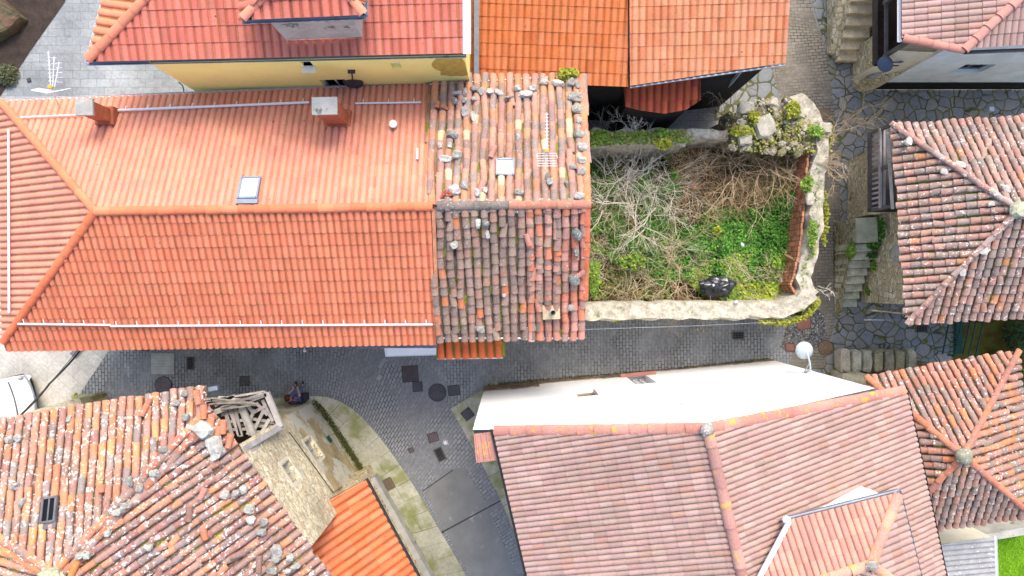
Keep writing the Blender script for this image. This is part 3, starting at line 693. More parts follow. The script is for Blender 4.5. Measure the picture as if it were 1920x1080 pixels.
st = thing('stone_stair', 'worn beige stone stair climbing to the gallery in the upper right', 'stairs', (12.2, 10, 0))
n = 11
for k in range(n):
    zt = .22 * (k + 1); y0 = P(0, 114, .2).y + k * .36; xl = 12.42 - k * .01; g = MB()
    L_ = P(1580 + min(k, 6) * 0, 0, .2).x
    g.box(((12.35 + 12.42 + .9) / 2 - .05 + .0, y0 + .2, zt / 2), (.98, .40, zt), U(-.02, .02)); g.build('step', plain('worn_sandstone', C(236, 214, 174, .96), .9, .4, scale=2.5, bmp=.3) if k == 0 else bpy.data.materials['worn_sandstone'], st)
g = MB(); g.prism([(12.22, 8.75), (12.34, 8.75), (12.34, 13.6), (12.22, 13.6)], 0, [.25, .25, 2.7, 2.7]); g.prism([(12.0, 8.9), (12.22, 8.85), (12.22, 13.6), (12.0, 13.6)], 0, [.15, .15, 2.3, 2.3]); g.build('side_wall', M['rub'], st)

# ================= right old house (B6)
h6 = thing('house', 'old house at the right edge with a pinkish grey lichened pyramid roof', 'house', P(1850, 400, 0))
AP = P(1905, 395, 6.4); c1, c2, c3, c4 = (1672, 236), (1698, 604), (2130, 588), (2140, 205)
ze = 4.8; E = [P(*q, ze) for q in (c1, c2, c3, c4)]
p6W, p6S, p6E, p6N = Plane(E[0], E[1], AP), Plane(E[1], E[2], AP), Plane(E[2], E[3], AP), Plane(E[3], E[0], AP)
m = MB()
slope(m, p6W, [c1, c2, (1905, 395)], 'old', PAL_R, .235, .30, clip=(1, 2), jit=.05, moss=.2, pan=C(158, 128, 104, .75))
slope(m, p6S, [c2, c3, (1905, 395)], 'old', PAL_R, .24, .30, clip=(1, 2), jit=.07, moss=.3, pan=C(146, 124, 94, .75))
slope(m, p6N, [c4, c1, (1905, 395)], 'old', PAL_R, .24, .31, clip=(1, 2), jit=.05, moss=.15, pan=C(158, 128, 104, .75))
slope(m, p6E, [c3, c4, (1905, 395)], 'old', PAL_R, .24, .31, clip=(1, 2), jit=.05, moss=.15)
r6 = roofobj(m, h6, M['tile_white2'])
m = MB(); cp = [C(186, 148, 134, .8), C(170, 140, 128, .8), C(192, 144, 124, .8), C(198, 172, 158, .8)]
sd = V((.16, .12, 0))
for (cc_, dx) in (((1674, 238), V((.12, .1, 0))), ((1702, 600), V((.12, -.1, 0))), ((2120, 585), V((0, 0, 0))), ((2130, 210), V((0, 0, 0)))):
    a = P(*cc_, ze)
    if dx.length:
        caps(m, a + V((dx.x, -dx.y, 0)) * -.7, AP + V((dx.x, -dx.y, 0)) * -.7, cp, .085, .36, lift=.12, jit=.02); caps(m, a + V((dx.x, -dx.y, 0)) * 1.0 + V((0, 0, 0)), AP + V((dx.x, -dx.y, 0)) * 1.0, cp, .085, .36, lift=.1, jit=.02)
    else: caps(m, a, AP, cp, .1, .36, lift=.1)
m.build('hip_tiles', [M['tile_white']], r6)
m = MB(); m.ell(AP + V((.0, 0, .12)), (.24, .26, .12), 7, 5, C(190, 190, 160, .8), amp=.5, seed=3); m.ell(AP + V((.25, -.1, .08)), (.18, .14, .1), 7, 5, C(205, 200, 180, .8), amp=.5, seed=5); m.build('apex_stone', M['stonecol'], r6)
wx = 13.15
m = MB(); ring_wall(m, [(wx, 4.75, 4.75), (wx + .15, -.55, 4.75), (20, -.4, 4.75), (20, 5, 4.75)]); m.build('wall', M['rub'], h6)
g = MB(); g.add([(wx - .01, 1.5, 2.4), (wx - .01, .9, 2.4), (wx - .01, .9, 4.6), (wx - .01, 1.5, 4.6)], [(0, 1, 2, 3)]); g.build('rendered_patch', M['conc'], h6)
# wooden balcony hanging on the west wall
g = MB(); bx = 12.0
grey = C(172, 164, 160, .8)
g.box((bx + .55, 3.9, 3.05), (1.15, 2.7, .1), 0, C(110, 98, 90, .7))
for x in (bx, bx + .12): g.beam((x, 2.6, 3.75), (x, 5.2, 3.75), .07, .09, grey)
g.beam((bx + .04, 2.6, 3.1), (bx + .04, 5.2, 3.1), .1, .14, C(100, 90, 86, .7))
for k in range(16): g.beam((bx + .05, 2.65 + k * .165, 3.1), (bx + .05, 2.65 + k * .165, 3.75), .07, .03, vary(grey, .2))
for y in (2.6, 3.9, 5.18): g.beam((bx + .05, y, 3.0), (bx + .05, y, 4.75), .1, .1, C(112, 104, 98, .7))
g.beam((bx - .05, 2.6, 3.12), (wx, 2.6, 3.12), .1, .12, C(84, 72, 66, .7)); g.build('balcony', M['wood'], h6)
gutter(P(1664, 247, 4.62), P(1674, 392, 4.62), h6, .05, M['conc'])
g = MB(); g.beam((12.15, -.75, 2.9), (13.5, -.9, 3.1), .05, .14, C(196, 180, 150, .8)); g.beam((12.4, -.68, 2.85), (13.5, -.78, 3.0), .06, .1, C(150, 130, 105, .7)); g.build('loose_beam', M['wood'], h6)
# stair block
st = thing('stone_stair', 'grey green stone stair with weeds and a flat landing beside the right old house', 'stairs', (12.7, .8, 0))
xl, xr = P(1605, 0, 1.6).x, P(1645, 0, 1.6).x
stepm = plain('greenish_stone', C(196, 194, 164, .85), .9, .3, scale=2.2, bmp=.3); yl0, yl1 = P(0, 455, 1.6).y, P(0, 408, 1.6).y
g = MB(); g.box(((xl + xr) / 2, (yl0 + yl1) / 2, .81), (xr - xl, yl1 - yl0, 1.62), .04); g.build('landing', stepm, st)
for k in range(8):
    zt = 1.6 - .185 * (k + 1) + .02; g = MB(); g.box(((xl + xr) / 2 + U(-.01, .01), yl0 - .15 - k * .29, zt / 2), (xr - xl + .02, .32, zt), .05 + U(-.0, .02) + .05 - .05, vary(C(206, 204, 176, .9), .1)); g.box(((xl + xr) / 2, yl0 - .01 - k * .29, zt + .01), (xr - xl, .05, .03), .05, C(92, 96, 60, .6)); g.build('step', M['stonecol'], st)
g = MB(); g.prism([(P(1563, 0).x, yl1 - .05), (P(1570, 0).x, -1.05), (xl - .01, -1.0), (xl - .01, yl1 - .05)], 0, [1.45, .35, .5, 1.62]); g.build('side_wall', M['mossrub'], st)
blk = solid('stone_wall', [(P(1588, 0).x, 2.62), (P(1592, 0).x, 4.9), (13.13, 5.0), (13.12, 2.62)], [1.55, 1.6, 2.6, 2.5], M['rub']); tag(blk, 'beige stone block wall under the wooden balcony of the right old house', 'wall')

# ================= lower right old house (B7)
h7 = thing('house', 'old house at the lower right with a pyramid roof and round apex stone', 'house', P(1800, 840, 0))
AP = P(1803, 853, 6.0); c1, c2, c3, c4 = (1622, 706), (1660, 1004), (1932, 966), (1906, 658)
ze = 4.4; E = [P(*q, ze) for q in (c1, c2, c3, c4)]
p7W, p7S, p7E, p7N = Plane(E[0], E[1], AP), Plane(E[1], E[2], AP), Plane(E[2], E[3], AP), Plane(E[3], E[0], AP)
m = MB(); a7 = (1803, 853)
slope(m, p7N, [c4, c1, a7], 'old', PAL_BR, .225, .33, clip=(1, 2), jit=.04, moss=.1, pan=C(150, 112, 90, .75)); slope(m, p7E, [c3, c4, a7], 'old', PAL_BR, .24, .33, clip=(1, 2), jit=.04, moss=.1, pan=C(120, 86, 66, .7))
slope(m, p7S, [c2, c3, a7], 'old', PAL_R, .23, .31, clip=(1, 2), jit=.05, moss=.25, pan=C(110, 92, 66, .7)); slope(m, p7W, [c1, c2, a7], 'old', PAL_BR, .235, .33, clip=(1, 2), jit=.04, moss=.4)
r7 = roofobj(m, h7, M['tile_white2'])
m = MB()
for q in (c1, c2, c3, c4): caps(m, P(*q, ze) + V((0, 0, .02)), AP, [C(222, 140, 108, .8), C(214, 130, 96, .8), C(190, 130, 110, .8)], .1, .36, lift=.08, jit=.02)
m.build('hip_tiles', [M['tile_old']], r7)
m = MB(); m.ell(AP + V((0, 0, .12)), (.26, .26, .14), 10, 6, C(160, 158, 135, .8), amp=.2, seed=9); m.build('apex_stone', M['stonecol'], r7, True)
m = MB(); ring_wall(m, [(12.7, -3.6, 4.6), (12.8, E[1].y + .4, 4.6), (E[2].x - .5, E[2].y + .5, 4.6), (E[3].x - .6, E[3].y - .75, 4.6)]); m.build('wall', M['mossrub'], h7)

# ================= white gable house (B8)
h8 = thing('house', 'big house with a bright white gable wall and a pink roof with a dormer', 'house', P(1300, 900, 0))
A8, B8 = V((-1.04, -3.76, 0)), V((9.92, -2.74, 0)); L8 = (B8 - A8).length; sx = 5.7
gW = P(925, 806, 8.3); RT = P(1325, 800, 10.06); RB = RT + (V((.236, -1, 0)) * 7)
gE = P(1697, 729, 7.7)
p8W = Plane(gW, gW + V((.236, -1, 0)), RT); p8E = Plane(gE, gE + V((.215, -1, 0)), RT)
def px_of(v): k = F / (H - v.z); return (960 + v.x * k, 540 - v.y * k)
rb = px_of(RB); wb = px_of(gW + V((.236, -1, 0)) * 7); eb = px_of(gE + V((.215, -1, 0)) * 7)
m = MB(); slope(m, p8W, [(925, 806), (1325, 800), rb, wb], 'pink', PAL_PINK, .146, .335, .045, .014, clip=(0, 1, 2), amp=.05); slope(m, p8E, [(1325, 800), (1697, 729), eb, px_of(RT + V((.215, -1, 0)) * 7)], 'pink', PAL_PINK, .146, .335, .045, .014, clip=(0, 2, 3), amp=.05)
r8 = roofobj(m, h8, M['tile_pink'])
m = MB(); caps(m, RB, RT, [C(200, 150, 136, .8), C(190, 140, 128, .8)], .14, .45, lift=.04, jit=.005)
caps(m, p8W.at(928, 808), p8W.at(1322, 803), [C(208, 142, 124, .85), C(214, 150, 132, .85)], .14, .42, lift=.02, flat=.5, jit=.006); caps(m, p8E.at(1694, 732), p8E.at(1328, 803), [C(208, 142, 124, .85), C(214, 150, 132, .85)], .14, .42, lift=.02, flat=.5, jit=.006)
m.build('ridge_tiles', [M['tile_pinkcap']], r8)
g = MB(); g.ell(RT + V((0, -.05, .12)), (.18, .16, .09), 9, 5, amp=.4); g.build('ridge_mortar', M['mortar'], r8)
def o8(x0, y0, x1, y1): return opn(x0, y0, x1, y1, A8, B8)
w1 = o8(1076, 731, 1122, 739); w2 = o8(1172, 705, 1232, 717); w3 = o8(1188, 722, 1240, 731)
zt8 = [(0, 7.9), (.55, 8.1), (sx, 9.9), (L8, 7.35)]
ops8 = [(w1[0], w1[1], w1[2] - .0, w1[3] + .15), (w2[0], w2[1], w2[2], w2[3])]
pl8 = 1.15
m = MB(); pt8 = face_wall(m, A8, B8, zt8, ops8, .22, z0=.0, nrm=V((-.092, .996, 0)))
rr = (V((.236, -1, 0)) * 7.2)
for a, za in ((A8 + V((.62, -.4, 0)), 8.1), (B8, 7.5)): b = a + rr; m.add([(a.x, a.y, 0), (b.x, b.y, 0), (b.x, b.y, za), (a.x, a.y, za)], [(0, 1, 2, 3)])
e_ = V((-1.0, -4.36, 0)); m.add([(A8.x, A8.y, 0), (e_.x, e_.y, 0), (e_.x, e_.y, 7.9), (A8.x, A8.y, 7.9)], [(0, 1, 2, 3)]); m.add([(e_.x, e_.y, 0), (-.3, -4.4, 0), (-.3, -4.4, 7.9), (e_.x, e_.y, 7.9)], [(0, 1, 2, 3)])
m.build('wall', M['white_wall'], h8)
window(h8, pt8, ops8[0], .22, pane=plain('dull_board', C(176, 150, 132, .7)), frame=plain('dull_frame', C(190, 170, 150, .7)), mull=0); window(h8, pt8, ops8[1], .22, mull=2, pane=M['glass'])
# base courses: reddish stone plinth, stepped, and lintels
plm = cell_mat('reddish_plinth_stone', 5, .04, [C(168, 134, 112, .72), C(140, 120, 100, .7), C(190, 164, 138, .75), C(120, 112, 84, .65)], C(104, 92, 76, .65), zs=1.3, stain=C(96, 92, 62, .6), sth=.55)
m = MB(); sP = [(0, 2.05, 1.3), (2.05, 4.4, .62), (4.4, 6.4, .78), (6.4, L8, .3)]
for s0, s1, zt in sP: m.add([pt8(s0, 0, -.03), pt8(s1, 0, -.03), pt8(s1, zt, -.03), pt8(s0, zt, -.03), pt8(s0, zt, .02), pt8(s1, zt, .02)], [(0, 1, 2, 3), (3, 2, 5, 4)])
m.build('plinth', plm, h8)
a, zA = on_wall(1158, 703, A8, B8); b, zB = on_wall(1222, 697, A8, B8)
m = MB(); m.beam(pt8(a, .9, -.06), pt8(b, .9, -.06), .14, .08); m.build('sill', plain('red_sill', C(186, 128, 116, .72)), h8)
m = MB()
for (x, y) in ((1143, 761), (1230, 758), (1278, 759), (1088, 762)): s, z = on_wall(x, y, A8, B8); m.ell(pt8(s, z, -.01), (.035, .02, .06), 6, 4)
m.build('wall_hook', M['conc'], h8)
# shoulder cap on the left of the gable
m = MB(); q = [P(888, 815, 7.98), P(927, 811, 8.12), P(939, 862, 8.12), P(893, 868, 7.98)]
m.add(q + [v - V((0, 0, .12)) for v in q], [(0, 3, 2, 1), (0, 1, 5, 4), (3, 0, 4, 7), (2, 3, 7, 6)], C(206, 150, 132, .8))
for k in range(4):
    f0 = k / 4 + .12; a = q[0].lerp(q[1], f0); b = q[3].lerp(q[2], f0); m.tube([a, b], .035, 6, C(200, 142, 124, .8))
m.build('shoulder_cap', M['tile_pinkcap'], h8)
gutter(gW + V((-.06, 0, -.06)) , gW + V((.236, -1, 0)) * 7 + V((-.06, 0, -.06)), h8, .032, M['darkmetal']); gutter(gE + V((.05, 0, -.05)), gE + V((.215, -1, 0)) * 7 + V((.05, 0, -.05)), h8, .05, M['darkmetal'])
# dormer on the right slope
zD = 9.75; a = P(1478, 974, zD); b = P(1686, 922, zD)
dN = eave_plane(b, a, 15)
if dN.z(*(P(1580, 1050, zD)[:2])) < zD: dN = eave_plane(a, b, 15)
if dN.z(*(P(1580, 1050, zD)[:2])) < zD: print('dormer plane sign?')
dEa = P(1686, 922, zD); dEb = P(1727, 1085, zD); hp = dN.at(1632, 1058); dE = Plane(dEa, dEb, hp)
dl = dN.at(1530, 1090)
m = MB(); slope(m, dN, [(1478, 974), (1686, 922), (1632, 1058), (1500, 1100), (1465, 1180), (1395, 1150)], 'pink', [(C(214, 158, 138, .85), 1), (C(206, 148, 130, .85), 1)], .16, .335, .04, .012, clip=(0, 1, 2, 5))
slope(m, dE, [(1686, 922), (1727, 1085), (1750, 1180), (1700, 1180), (1632, 1058)], 'pink', PAL_PINK, .158, .335, .04, .012, clip=(0, 4))
dS = Plane(hp, dN.at(1465, 1180), dE.at(1750, 1180))
slope(m, dS, [(1632, 1058), (1750, 1180), (1465, 1180)], 'pink', PAL_PINK, .16, .335, .05, .012, clip=(0, 2), grime_shade=(.4, .6))
do = roofobj(m, r8, M['tile_pink'], name='dormer')
m = MB(); yl = [C(214, 160, 138, .85), C(220, 168, 140, .85)]
caps(m, dN.at(1684, 926), hp, yl, .13, .42, lift=.03, jit=.004); caps(m, dN.at(1440, 1120), hp, yl, .13, .42, lift=.03, jit=.004); caps(m, dE.at(1715, 1120), hp, yl, .13, .42, lift=.03, jit=.004)
m.build('hip_tiles', M['tile_pinkcap'], do)
m = MB(); m.ell(hp + V((0, 0, .1)), (.17, .13, .09), 8, 5, amp=.4); m.build('ridge_mortar', M['mortar'], do)
gutter(a + V((0, .03, -.04)), b + V((0, .03, -.04)), do, .04, M['metal']); gutter(dEa + V((.04, 0, -.05)), P(1757, 1200, zD - .05), do, .04, M['metal'])
m = MB(); m.beam(a + V((.02, -.02, .03)), dN.at(1420, 1085) + V((0, 0, .05)), .11, .05); m.ell(a + V((-.05, 0, .02)), (.11, .1, .07), 8, 5); m.build('flashing', M['whitemetal'], do)
m = MB(); fl = p8E
def under(p): return V((p.x, p.y, fl.z(p.x, p.y) - .1))
a2, b2 = a + V((.15, -.25, -.1)), b + V((-.3, -.2, -.1))
c2_ = b2 + V((.3, -3.4, 0)); d2_ = a2 + V((-.4, -3.2, 0))
for s, t in ((a2, b2), (b2, c2_), (d2_, a2)): m.add([under(s), under(t), t, s], [(0, 1, 2, 3)])
m.build('dormer_wall', M['white_wall'], do)
m = MB(); pz = [p8E.at(*q) + V((0, 0, .07)) for q in ((1492, 968), (1625, 914), (1650, 926), (1630, 945))]; m.add(pz, [(0, 3, 2, 1)]); m.build('valley_flashing', M['white_wall'], do)

# ================= ruinous tiled house bottom left (B9)
h9 = thing('house', 'decaying house at the lower left with white speckled tile roof and collapsed timber gallery', 'house', P(200, 900, 0))
AP = P(103, 1072, 8.4); e1, e2 = P(-60, 800, 6.8), P(400, 722, 6.8)
p9N = Plane(P(0, 790, 6.8), P(365, 729, 6.8), AP)
f1, f2 = P(438, 842, 7.0), P(575, 1035, 7.0); p9E = Plane(f1, f2, AP)
fW = P(-200, 900, 6.8); p9W = Plane(P(-270, 832, 6.8), P(-330, 1250, 6.8), AP)
m = MB()
slope(m, p9N, [(-270, 832), (103, 1072), (392, 764), (372, 728)], 'old', PAL_BL, .243, .40, clip=(0, 1), jit=.05, moss=.05, pan=C(150, 105, 86, .7), holes=[(97, 955, .33)])
slope(m, p9W, [(-270, 832), (103, 1072), (60, 1300), (-330, 1300)], 'old', PAL_BL, .243, .38, clip=(0, 1), jit=.05, moss=.05, pan=C(140, 100, 82, .7))
east = [(103, 1072), (372, 783), (398, 765), (430, 838), (456, 860), (511, 944), (556, 1002), (598, 1056), (700, 1250), (160, 1250)]
slope(m, p9E, east, 'old', PAL_BLE, .235, .31, clip=(0,), jit=.12, moss=.08, pan=C(150, 120, 100, .7), wander=.04)
r9 = roofobj(m, h9, M['tile_white'])
m = MB(); cp = [C(226, 146, 104, .8), C(214, 140, 112, .8), C(232, 152, 100, .8), C(176, 140, 126, .8)]
caps(m, p9N.at(388, 768), AP, cp, .11, .42, lift=.07, jit=.02); caps(m, p9N.at(388, 772) + V((.14, -.16, -.02)), AP + V((.14, -.16, 0)), [C(170, 135, 122, .8), C(190, 160, 145, .8), C(205, 135, 105, .8)], .1, .4, lift=.04, jit=.03)
caps(m, p9N.at(-60, 940) * 1.0, AP, cp, .11, .42, lift=.07, jit=.02) if False else None
caps(m, p9N.at(-262, 838), AP, cp, .11, .42, lift=.07, jit=.02); caps(m, p9N.at(-262, 838) + V((0, -.3, 0)), AP + V((0, -.2, 0)), cp, .11, .42, lift=.07, jit=.02)
m.build('hip_tiles', [M['tile_white']], r9)
m = MB(); m.ell(AP + V((0, -.05, .14)), (.3, .26, .15), 9, 6, C(196, 196, 160, .8), amp=.4, seed=2); m.ell(AP + V((.2, -.15, .1)), (.2, .2, .12), 8, 5, C(210, 205, 185, .8), amp=.4, seed=8); m.build('apex_stone', M['stonecol'], r9)
sk = skylight(r9, p9N, 97, 956, .36, .62, glass=M['darkglass'], mull=1, frame=plain('grey_frame', C(128, 124, 126, .7))); sk['label'] = 'roof window with a grey frame and dark panes'
A9, B9 = V((-7.6, -4.35, 0)), V((-5.7, -7.35, 0)); L9 = (B9 - A9).length
def o9(x0, y0, x1, y1): return opn(x0, y0, x1, y1, A9, B9)
u1, z1 = on_wall(546, 884, A9, B9); u2, z2 = on_wall(588, 842, A9, B9)
m = MB(); op9 = [(u1 - .32, u1 + .32, z1 - .35, z1 + .35), (u2 - .36, u2 + .36, z2 - .4, z2 + .4)]
n9 = V((.845, .535, 0))
ochre = plain('stained_ochre_render', C(190, 172, 134, .8), .92, .4, scale=1.6, spots=C(206, 202, 188, .8), spotth=.48, spotscale=1.1, bmp=.5)
rub9 = cell_mat('pale_rubble_masonry', 5.5, .035, [C(224, 208, 170, .88), C(234, 224, 196, .9), C(204, 186, 146, .85), C(226, 214, 184, .88)], C(196, 180, 146, .8), C(150, 128, 90, .75), zs=2.2, var=.3, bs=.8)
pt9 = face_wall(m, A9, B9, [(0, 7), (L9, 7)], op9, .22, nrm=n9, mfun=lambda z: 1 if z < 3.1 else 0)
N0 = V((-18, -4.75, 0)); nd = (A9 - N0).normalized()
m.add([(N0.x, N0.y, 0), (A9.x, A9.y, 0), (A9.x, A9.y, 4.3), (N0.x, N0.y, 4.3)], [(0, 1, 2, 3)], mi=1); m.add([(-18, -5.75, 3.4), (-7.0, -5.35, 3.4), (-7.0, -5.35, 6.7), (-18, -5.75, 6.7)], [(0, 1, 2, 3)])
q = B9 + V((-3.2, -4, 0)); m.add([(B9.x, B9.y, 0), (q.x, q.y, 0), (q.x, q.y, 7), (B9.x, B9.y, 7)], [(0, 1, 2, 3)])
w9 = m.build('wall', [rub9, ochre], h9)
for o_ in op9:
    window(h9, pt9, o_, .22, frame=M['conc'], pane=plain('faded_shutter', C(205, 190, 150, .8)) if o_ is op9[0] else M['conc'])
for o_ in op9:
    g = MB()
    s0, s1, za, zb = o_
    for a_, b_ in (((s0 - .09, za - .05), (s0 - .09, zb + .06)), ((s1 + .09, za - .1), (s1 + .09, zb + .1))): g.beam(pt9(*a_, .012), pt9(*b_, .012), .1, .04, up=n9)
    g.beam(pt9(s0 - .16, zb + .07, .01), pt9(s1 + .12, zb + .07, .01), .13, .04, up=n9); g.beam(pt9(s0 - .1, za - .06, .0), pt9(s1 + .1, za - .06, .0), .1, .05, up=n9)
    for kk in range(0): aa = kk * .7; g.ell(pt9((s0 + s1) / 2 + math.cos(aa) * (s1 - s0) * U(.55, .8), (za + zb) / 2 + math.sin(aa) * (zb - za) * U(.55, .85), .015), (U(.08, .2), .03, U(.08, .2)), 8, 4, amp=.5, seed=kk)
    g.build('window_surround', plain('pale_plaster', C(226, 216, 194, .82), .9, .25) if 'pale_plaster' not in bpy.data.materials else bpy.data.materials['pale_plaster'], h9)
g = MB(); s, z = on_wall(616, 824, A9, B9); g.beam(pt9(s - .13, z, -.03), pt9(s + .13, z, -.03), .26, .04, up=n9); o = g.build('meter_door', plain('green_door', C(20, 92, 84, .8), .5), h9)
g = MB(); s, z = on_wall(622, 925, A9, B9); s0, z0_ = on_wall(540, 812, A9, B9); g.tube([pt9(s0, z0_, -.05), pt9((s + s0) / 2, (z + z0_) / 2 - .05, -.04), pt9(s, z, -.05), pt9(s + .1, z - .9, -.05)], .014, 6); g.build('wall_cable', M['darkmetal'], h9)
# collapsed timber gallery
g = MB(); gr = C(196, 188, 178, .8); zt = 4.6
def T(x, y, z=zt): return P(x, y, z)
fr = [((396, 775), (500, 738), .16), ((500, 736), (527, 800), .17), ((404, 760), (440, 742), .1), ((452, 757), (486, 838), .15), ((384, 752), (496, 734), .06), ((372, 748), (448, 752), .06), ((410, 745), (470, 752), .08)]
for a_, b_, wd in fr: g.beam(T(*a_), T(*b_), wd, .12, vary(gr, .12))
g.beam(P(486, 838, 5.9), P(468, 846, 6.6), .1, .1, gr)
g.beam(P(526, 801, 4.5), P(451, 846, 6.95), .16, .16, C(176, 172, 170, .8)); g.beam(P(446, 848, 6.9), P(486, 905, 6.9), .07, .08, C(216, 212, 204, .8))
fr_ = g.build('gallery_frame', M['wood'], h9)
g = MB()
for (xa_, ya_, xb_, yb_) in ((478, 768, 462, 800), (494, 770, 476, 808), (505, 786, 490, 812), (480, 755, 502, 778), (464, 760, 476, 776), (492, 750, 512, 790), (472, 775, 500, 760)): g.beam(T(xa_, ya_, 4.46 + U(0, .05)), T(xb_, yb_, 4.46 + U(0, .05)), .10, .03, vary(gr, .15))
for k in range(3): g.beam(T(466 + k * 3, 784 + k * 13, 4.4), T(514 + k * 3, 792 + k * 9, 4.4), .09, .03, vary(C(176, 168, 158, .8), .2))
for k in range(4): g.beam(T(422 + k * 9, 768 - k * 2, 4.45), T(436 + k * 10 + U(-4, 4), 818 + U(-6, 6), 4.45), .12, .03, vary(gr, .2))
for k in range(3): g.beam(T(415 + k * 3, 778 + k * 14, 4.4), T(458 + k * 5, 770 + k * 17, 4.4), .09, .03, vary(gr, .2))
for k in range(9): g.beam(T(U(374, 440), U(744, 768), 4.7), T(U(440, 500), U(738, 762), 4.72 + .02 * k), .05, .03, vary(C(150, 140, 128, .8), .3))
g.beam(T(462, 812, 4.5), T(488, 822, 4.5), .05, .03, gr); g.beam(T(520, 795, 4.55), T(487, 822, 4.55), .08, .05, gr)
g.build('broken_slats', M['wood'], fr_)
g = MB(); q = [T(372, 752, 3.9), T(498, 742, 3.9), T(524, 798, 3.9), T(470, 850, 3.9), T(390, 850, 3.9)]; g.add(q, [(0, 4, 3, 2, 1)]); g.build('gallery_floor', plain('dark_gallery_floor', C(70, 58, 50, .6), .95, .5), fr_)
g = MB()
for k in range(26): g.box(P(U(425, 455), U(850, 935), 7.0) + V((U(-.3, .1), U(-.1, .1), U(-.05, .08))), (U(.3, .7), U(.06, .14), .03), U(-1.0, -.2), vary(C(170, 160, 148, .8), .25))
for k in range(10): g.box(P(400 + k * 6, 828 + k * 6 + U(-8, 8), 6.9), (U(.2, .5), U(.06, .12), .03), U(-1, 1), vary(C(180, 165, 148, .8), .25))
g.build('broken_laths', M['wood'], r9)
g = MB(); g.beam(P(372, 734, 6.7), P(408, 727, 6.7), .12, .05); g.build('gutter_piece', M['metal'], h9)
g = MB(); g.tube([P(176, 762, 6.72), P(300, 742, 6.72)], .02, 6); g.build('eave_rail', M['metal'], h9); g = MB(); g.beam(P(130, 768, 6.75), P(150, 766, 6.75), .12, .03); g.build('gutter_piece', M['metal'], h9)
bc = C(190, 184, 172, .8)

# ================= small orange roof bottom (B10)
h10 = thing('house', 'low annex with a clean orange roof at the bottom, against the bare stone wall', 'house', P(680, 1000, 0))
ea, eb_ = P(684, 900, 3.0), P(784, 1086, 3.0); p10 = eave_plane(eb_, ea, 32)
if p10.z(-7, -9) < 3.0: p10 = eave_plane(ea, eb_, 32)
m = MB(); slope(m, p10, [(683, 900), (600, 946), (622, 985), (577, 1037), (560, 1090), (620, 1260), (878, 1260)], 'new', [(C(238, 130, 84, .85), 3), (C(240, 140, 98, .85), 2)], .27, .45, .075, .02, clip=(0,), wander=0)
r10 = roofobj(m, h10, M['tile_new'])
m = MB(); m.beam(p10.at(603, 948) + V((0, 0, .05)), p10.at(624, 988) + V((0, 0, .05)), .16, .1); m.beam(p10.at(682, 902) + V((0, 0, .02)), p10.at(604, 947) + V((0, 0, .02)), .05, .06); m.build('verge_mortar', bpy.data.materials['pink_mortar'], r10)
dd_ = (eb_ - ea).normalized(); nn_ = V((-dd_.y, dd_.x, 0)); nn_ = nn_ if nn_.x > 0 else -nn_
gutter(ea + nn_ * .05 - V((0, 0, .06)), eb_ + dd_ * 2 + nn_ * .05 - V((0, 0, .06)), h10, .06, M['darkmetal'])
m = MB(); a_, b_ = ea - nn_ * .5, eb_ + dd_ * 2 - nn_ * .5; m.add([(a_.x, a_.y, 0), (b_.x, b_.y, 0), (b_.x, b_.y, 3.1), (a_.x, a_.y, 3.1)], [(0, 1, 2, 3)]); c_ = a_ - nn_ * 1.0; m.add([(a_.x, a_.y, 0), (c_.x, c_.y, 0), (c_.x, c_.y, 3.3), (a_.x, a_.y, 2.9)], [(0, 1, 2, 3)]); m.build('wall', M['rub'], h10)
m = MB(); a_ = P(696, 897, .8); b_ = P(838, 1150, .8); m.beam(a_ - V((0, 0, .25)), b_ - V((0, 0, .25)), .3, .5); o = m.build('ledge', M['conc'], h10)
m = MB()
for k in range(6): q = P(704 + k * 4.8, 914 + k * 8.7, .82); m.box(q + V((-.04, 0, 0)), (.05, .09, .04), .4)
m.build('vent_hole', M['darkmetal'], o)

# ================= lower right sheds
h11 = thing('shed', 'lean-to shed with a grey corrugated sheet roof beside the bright lawn', 'shed', P(1800, 1050, 0))
pc = eave_plane(P(1870, 1200, 2.5), P(1863, 1006, 2.5), 7)
if pc.z(*(P(1760, 1050, 2.5)[:2])) < 2.5: pc = eave_plane(P(1863, 1006, 2.5), P(1870, 1200, 2.5), 7)
m = MB(); slope(m, pc, [(1735, 1024), (1863, 1006), (1870, 1200), (1725, 1200)], 'corr', [(C(168, 166, 164, .85), 1)], .177, .6, .05, 0, amp=.02, clip=(0, 2, 3))
m.build('roof', plain('grey_fibre_cement', C(172, 170, 168, .8), .9, .2, scale=3, spots=C(235, 235, 232, .85), spotth=.62, spotscale=12), h11)
gutter(P(1867, 1005, 2.45), P(1874, 1200, 2.45), h11, .05, M['whitemetal'])
a_, b_ = P(1735, 1024, 2.3), P(1861, 1008, 2.3); m = MB(); ring_wall(m, [(a_.x, a_.y, 2.3), (b_.x, b_.y, 2.3), (b_.x + .1, b_.y - 3, 2.3), (a_.x, a_.y - 3, 2.3)]); m.build('wall', M['cream_wall'], h11)
m = MB(); m.prism([P(1835, 1004, 1.2)[:2], P(1960, 980, 1.2)[:2], P(1960, 995, 1.2)[:2], P(1862, 1012, 1.2)[:2]], 0, 1.25); o = m.build('garden_wall', M['conc'])
tag(o, 'low pale concrete wall edging the lawn in the lower right corner', 'wall')
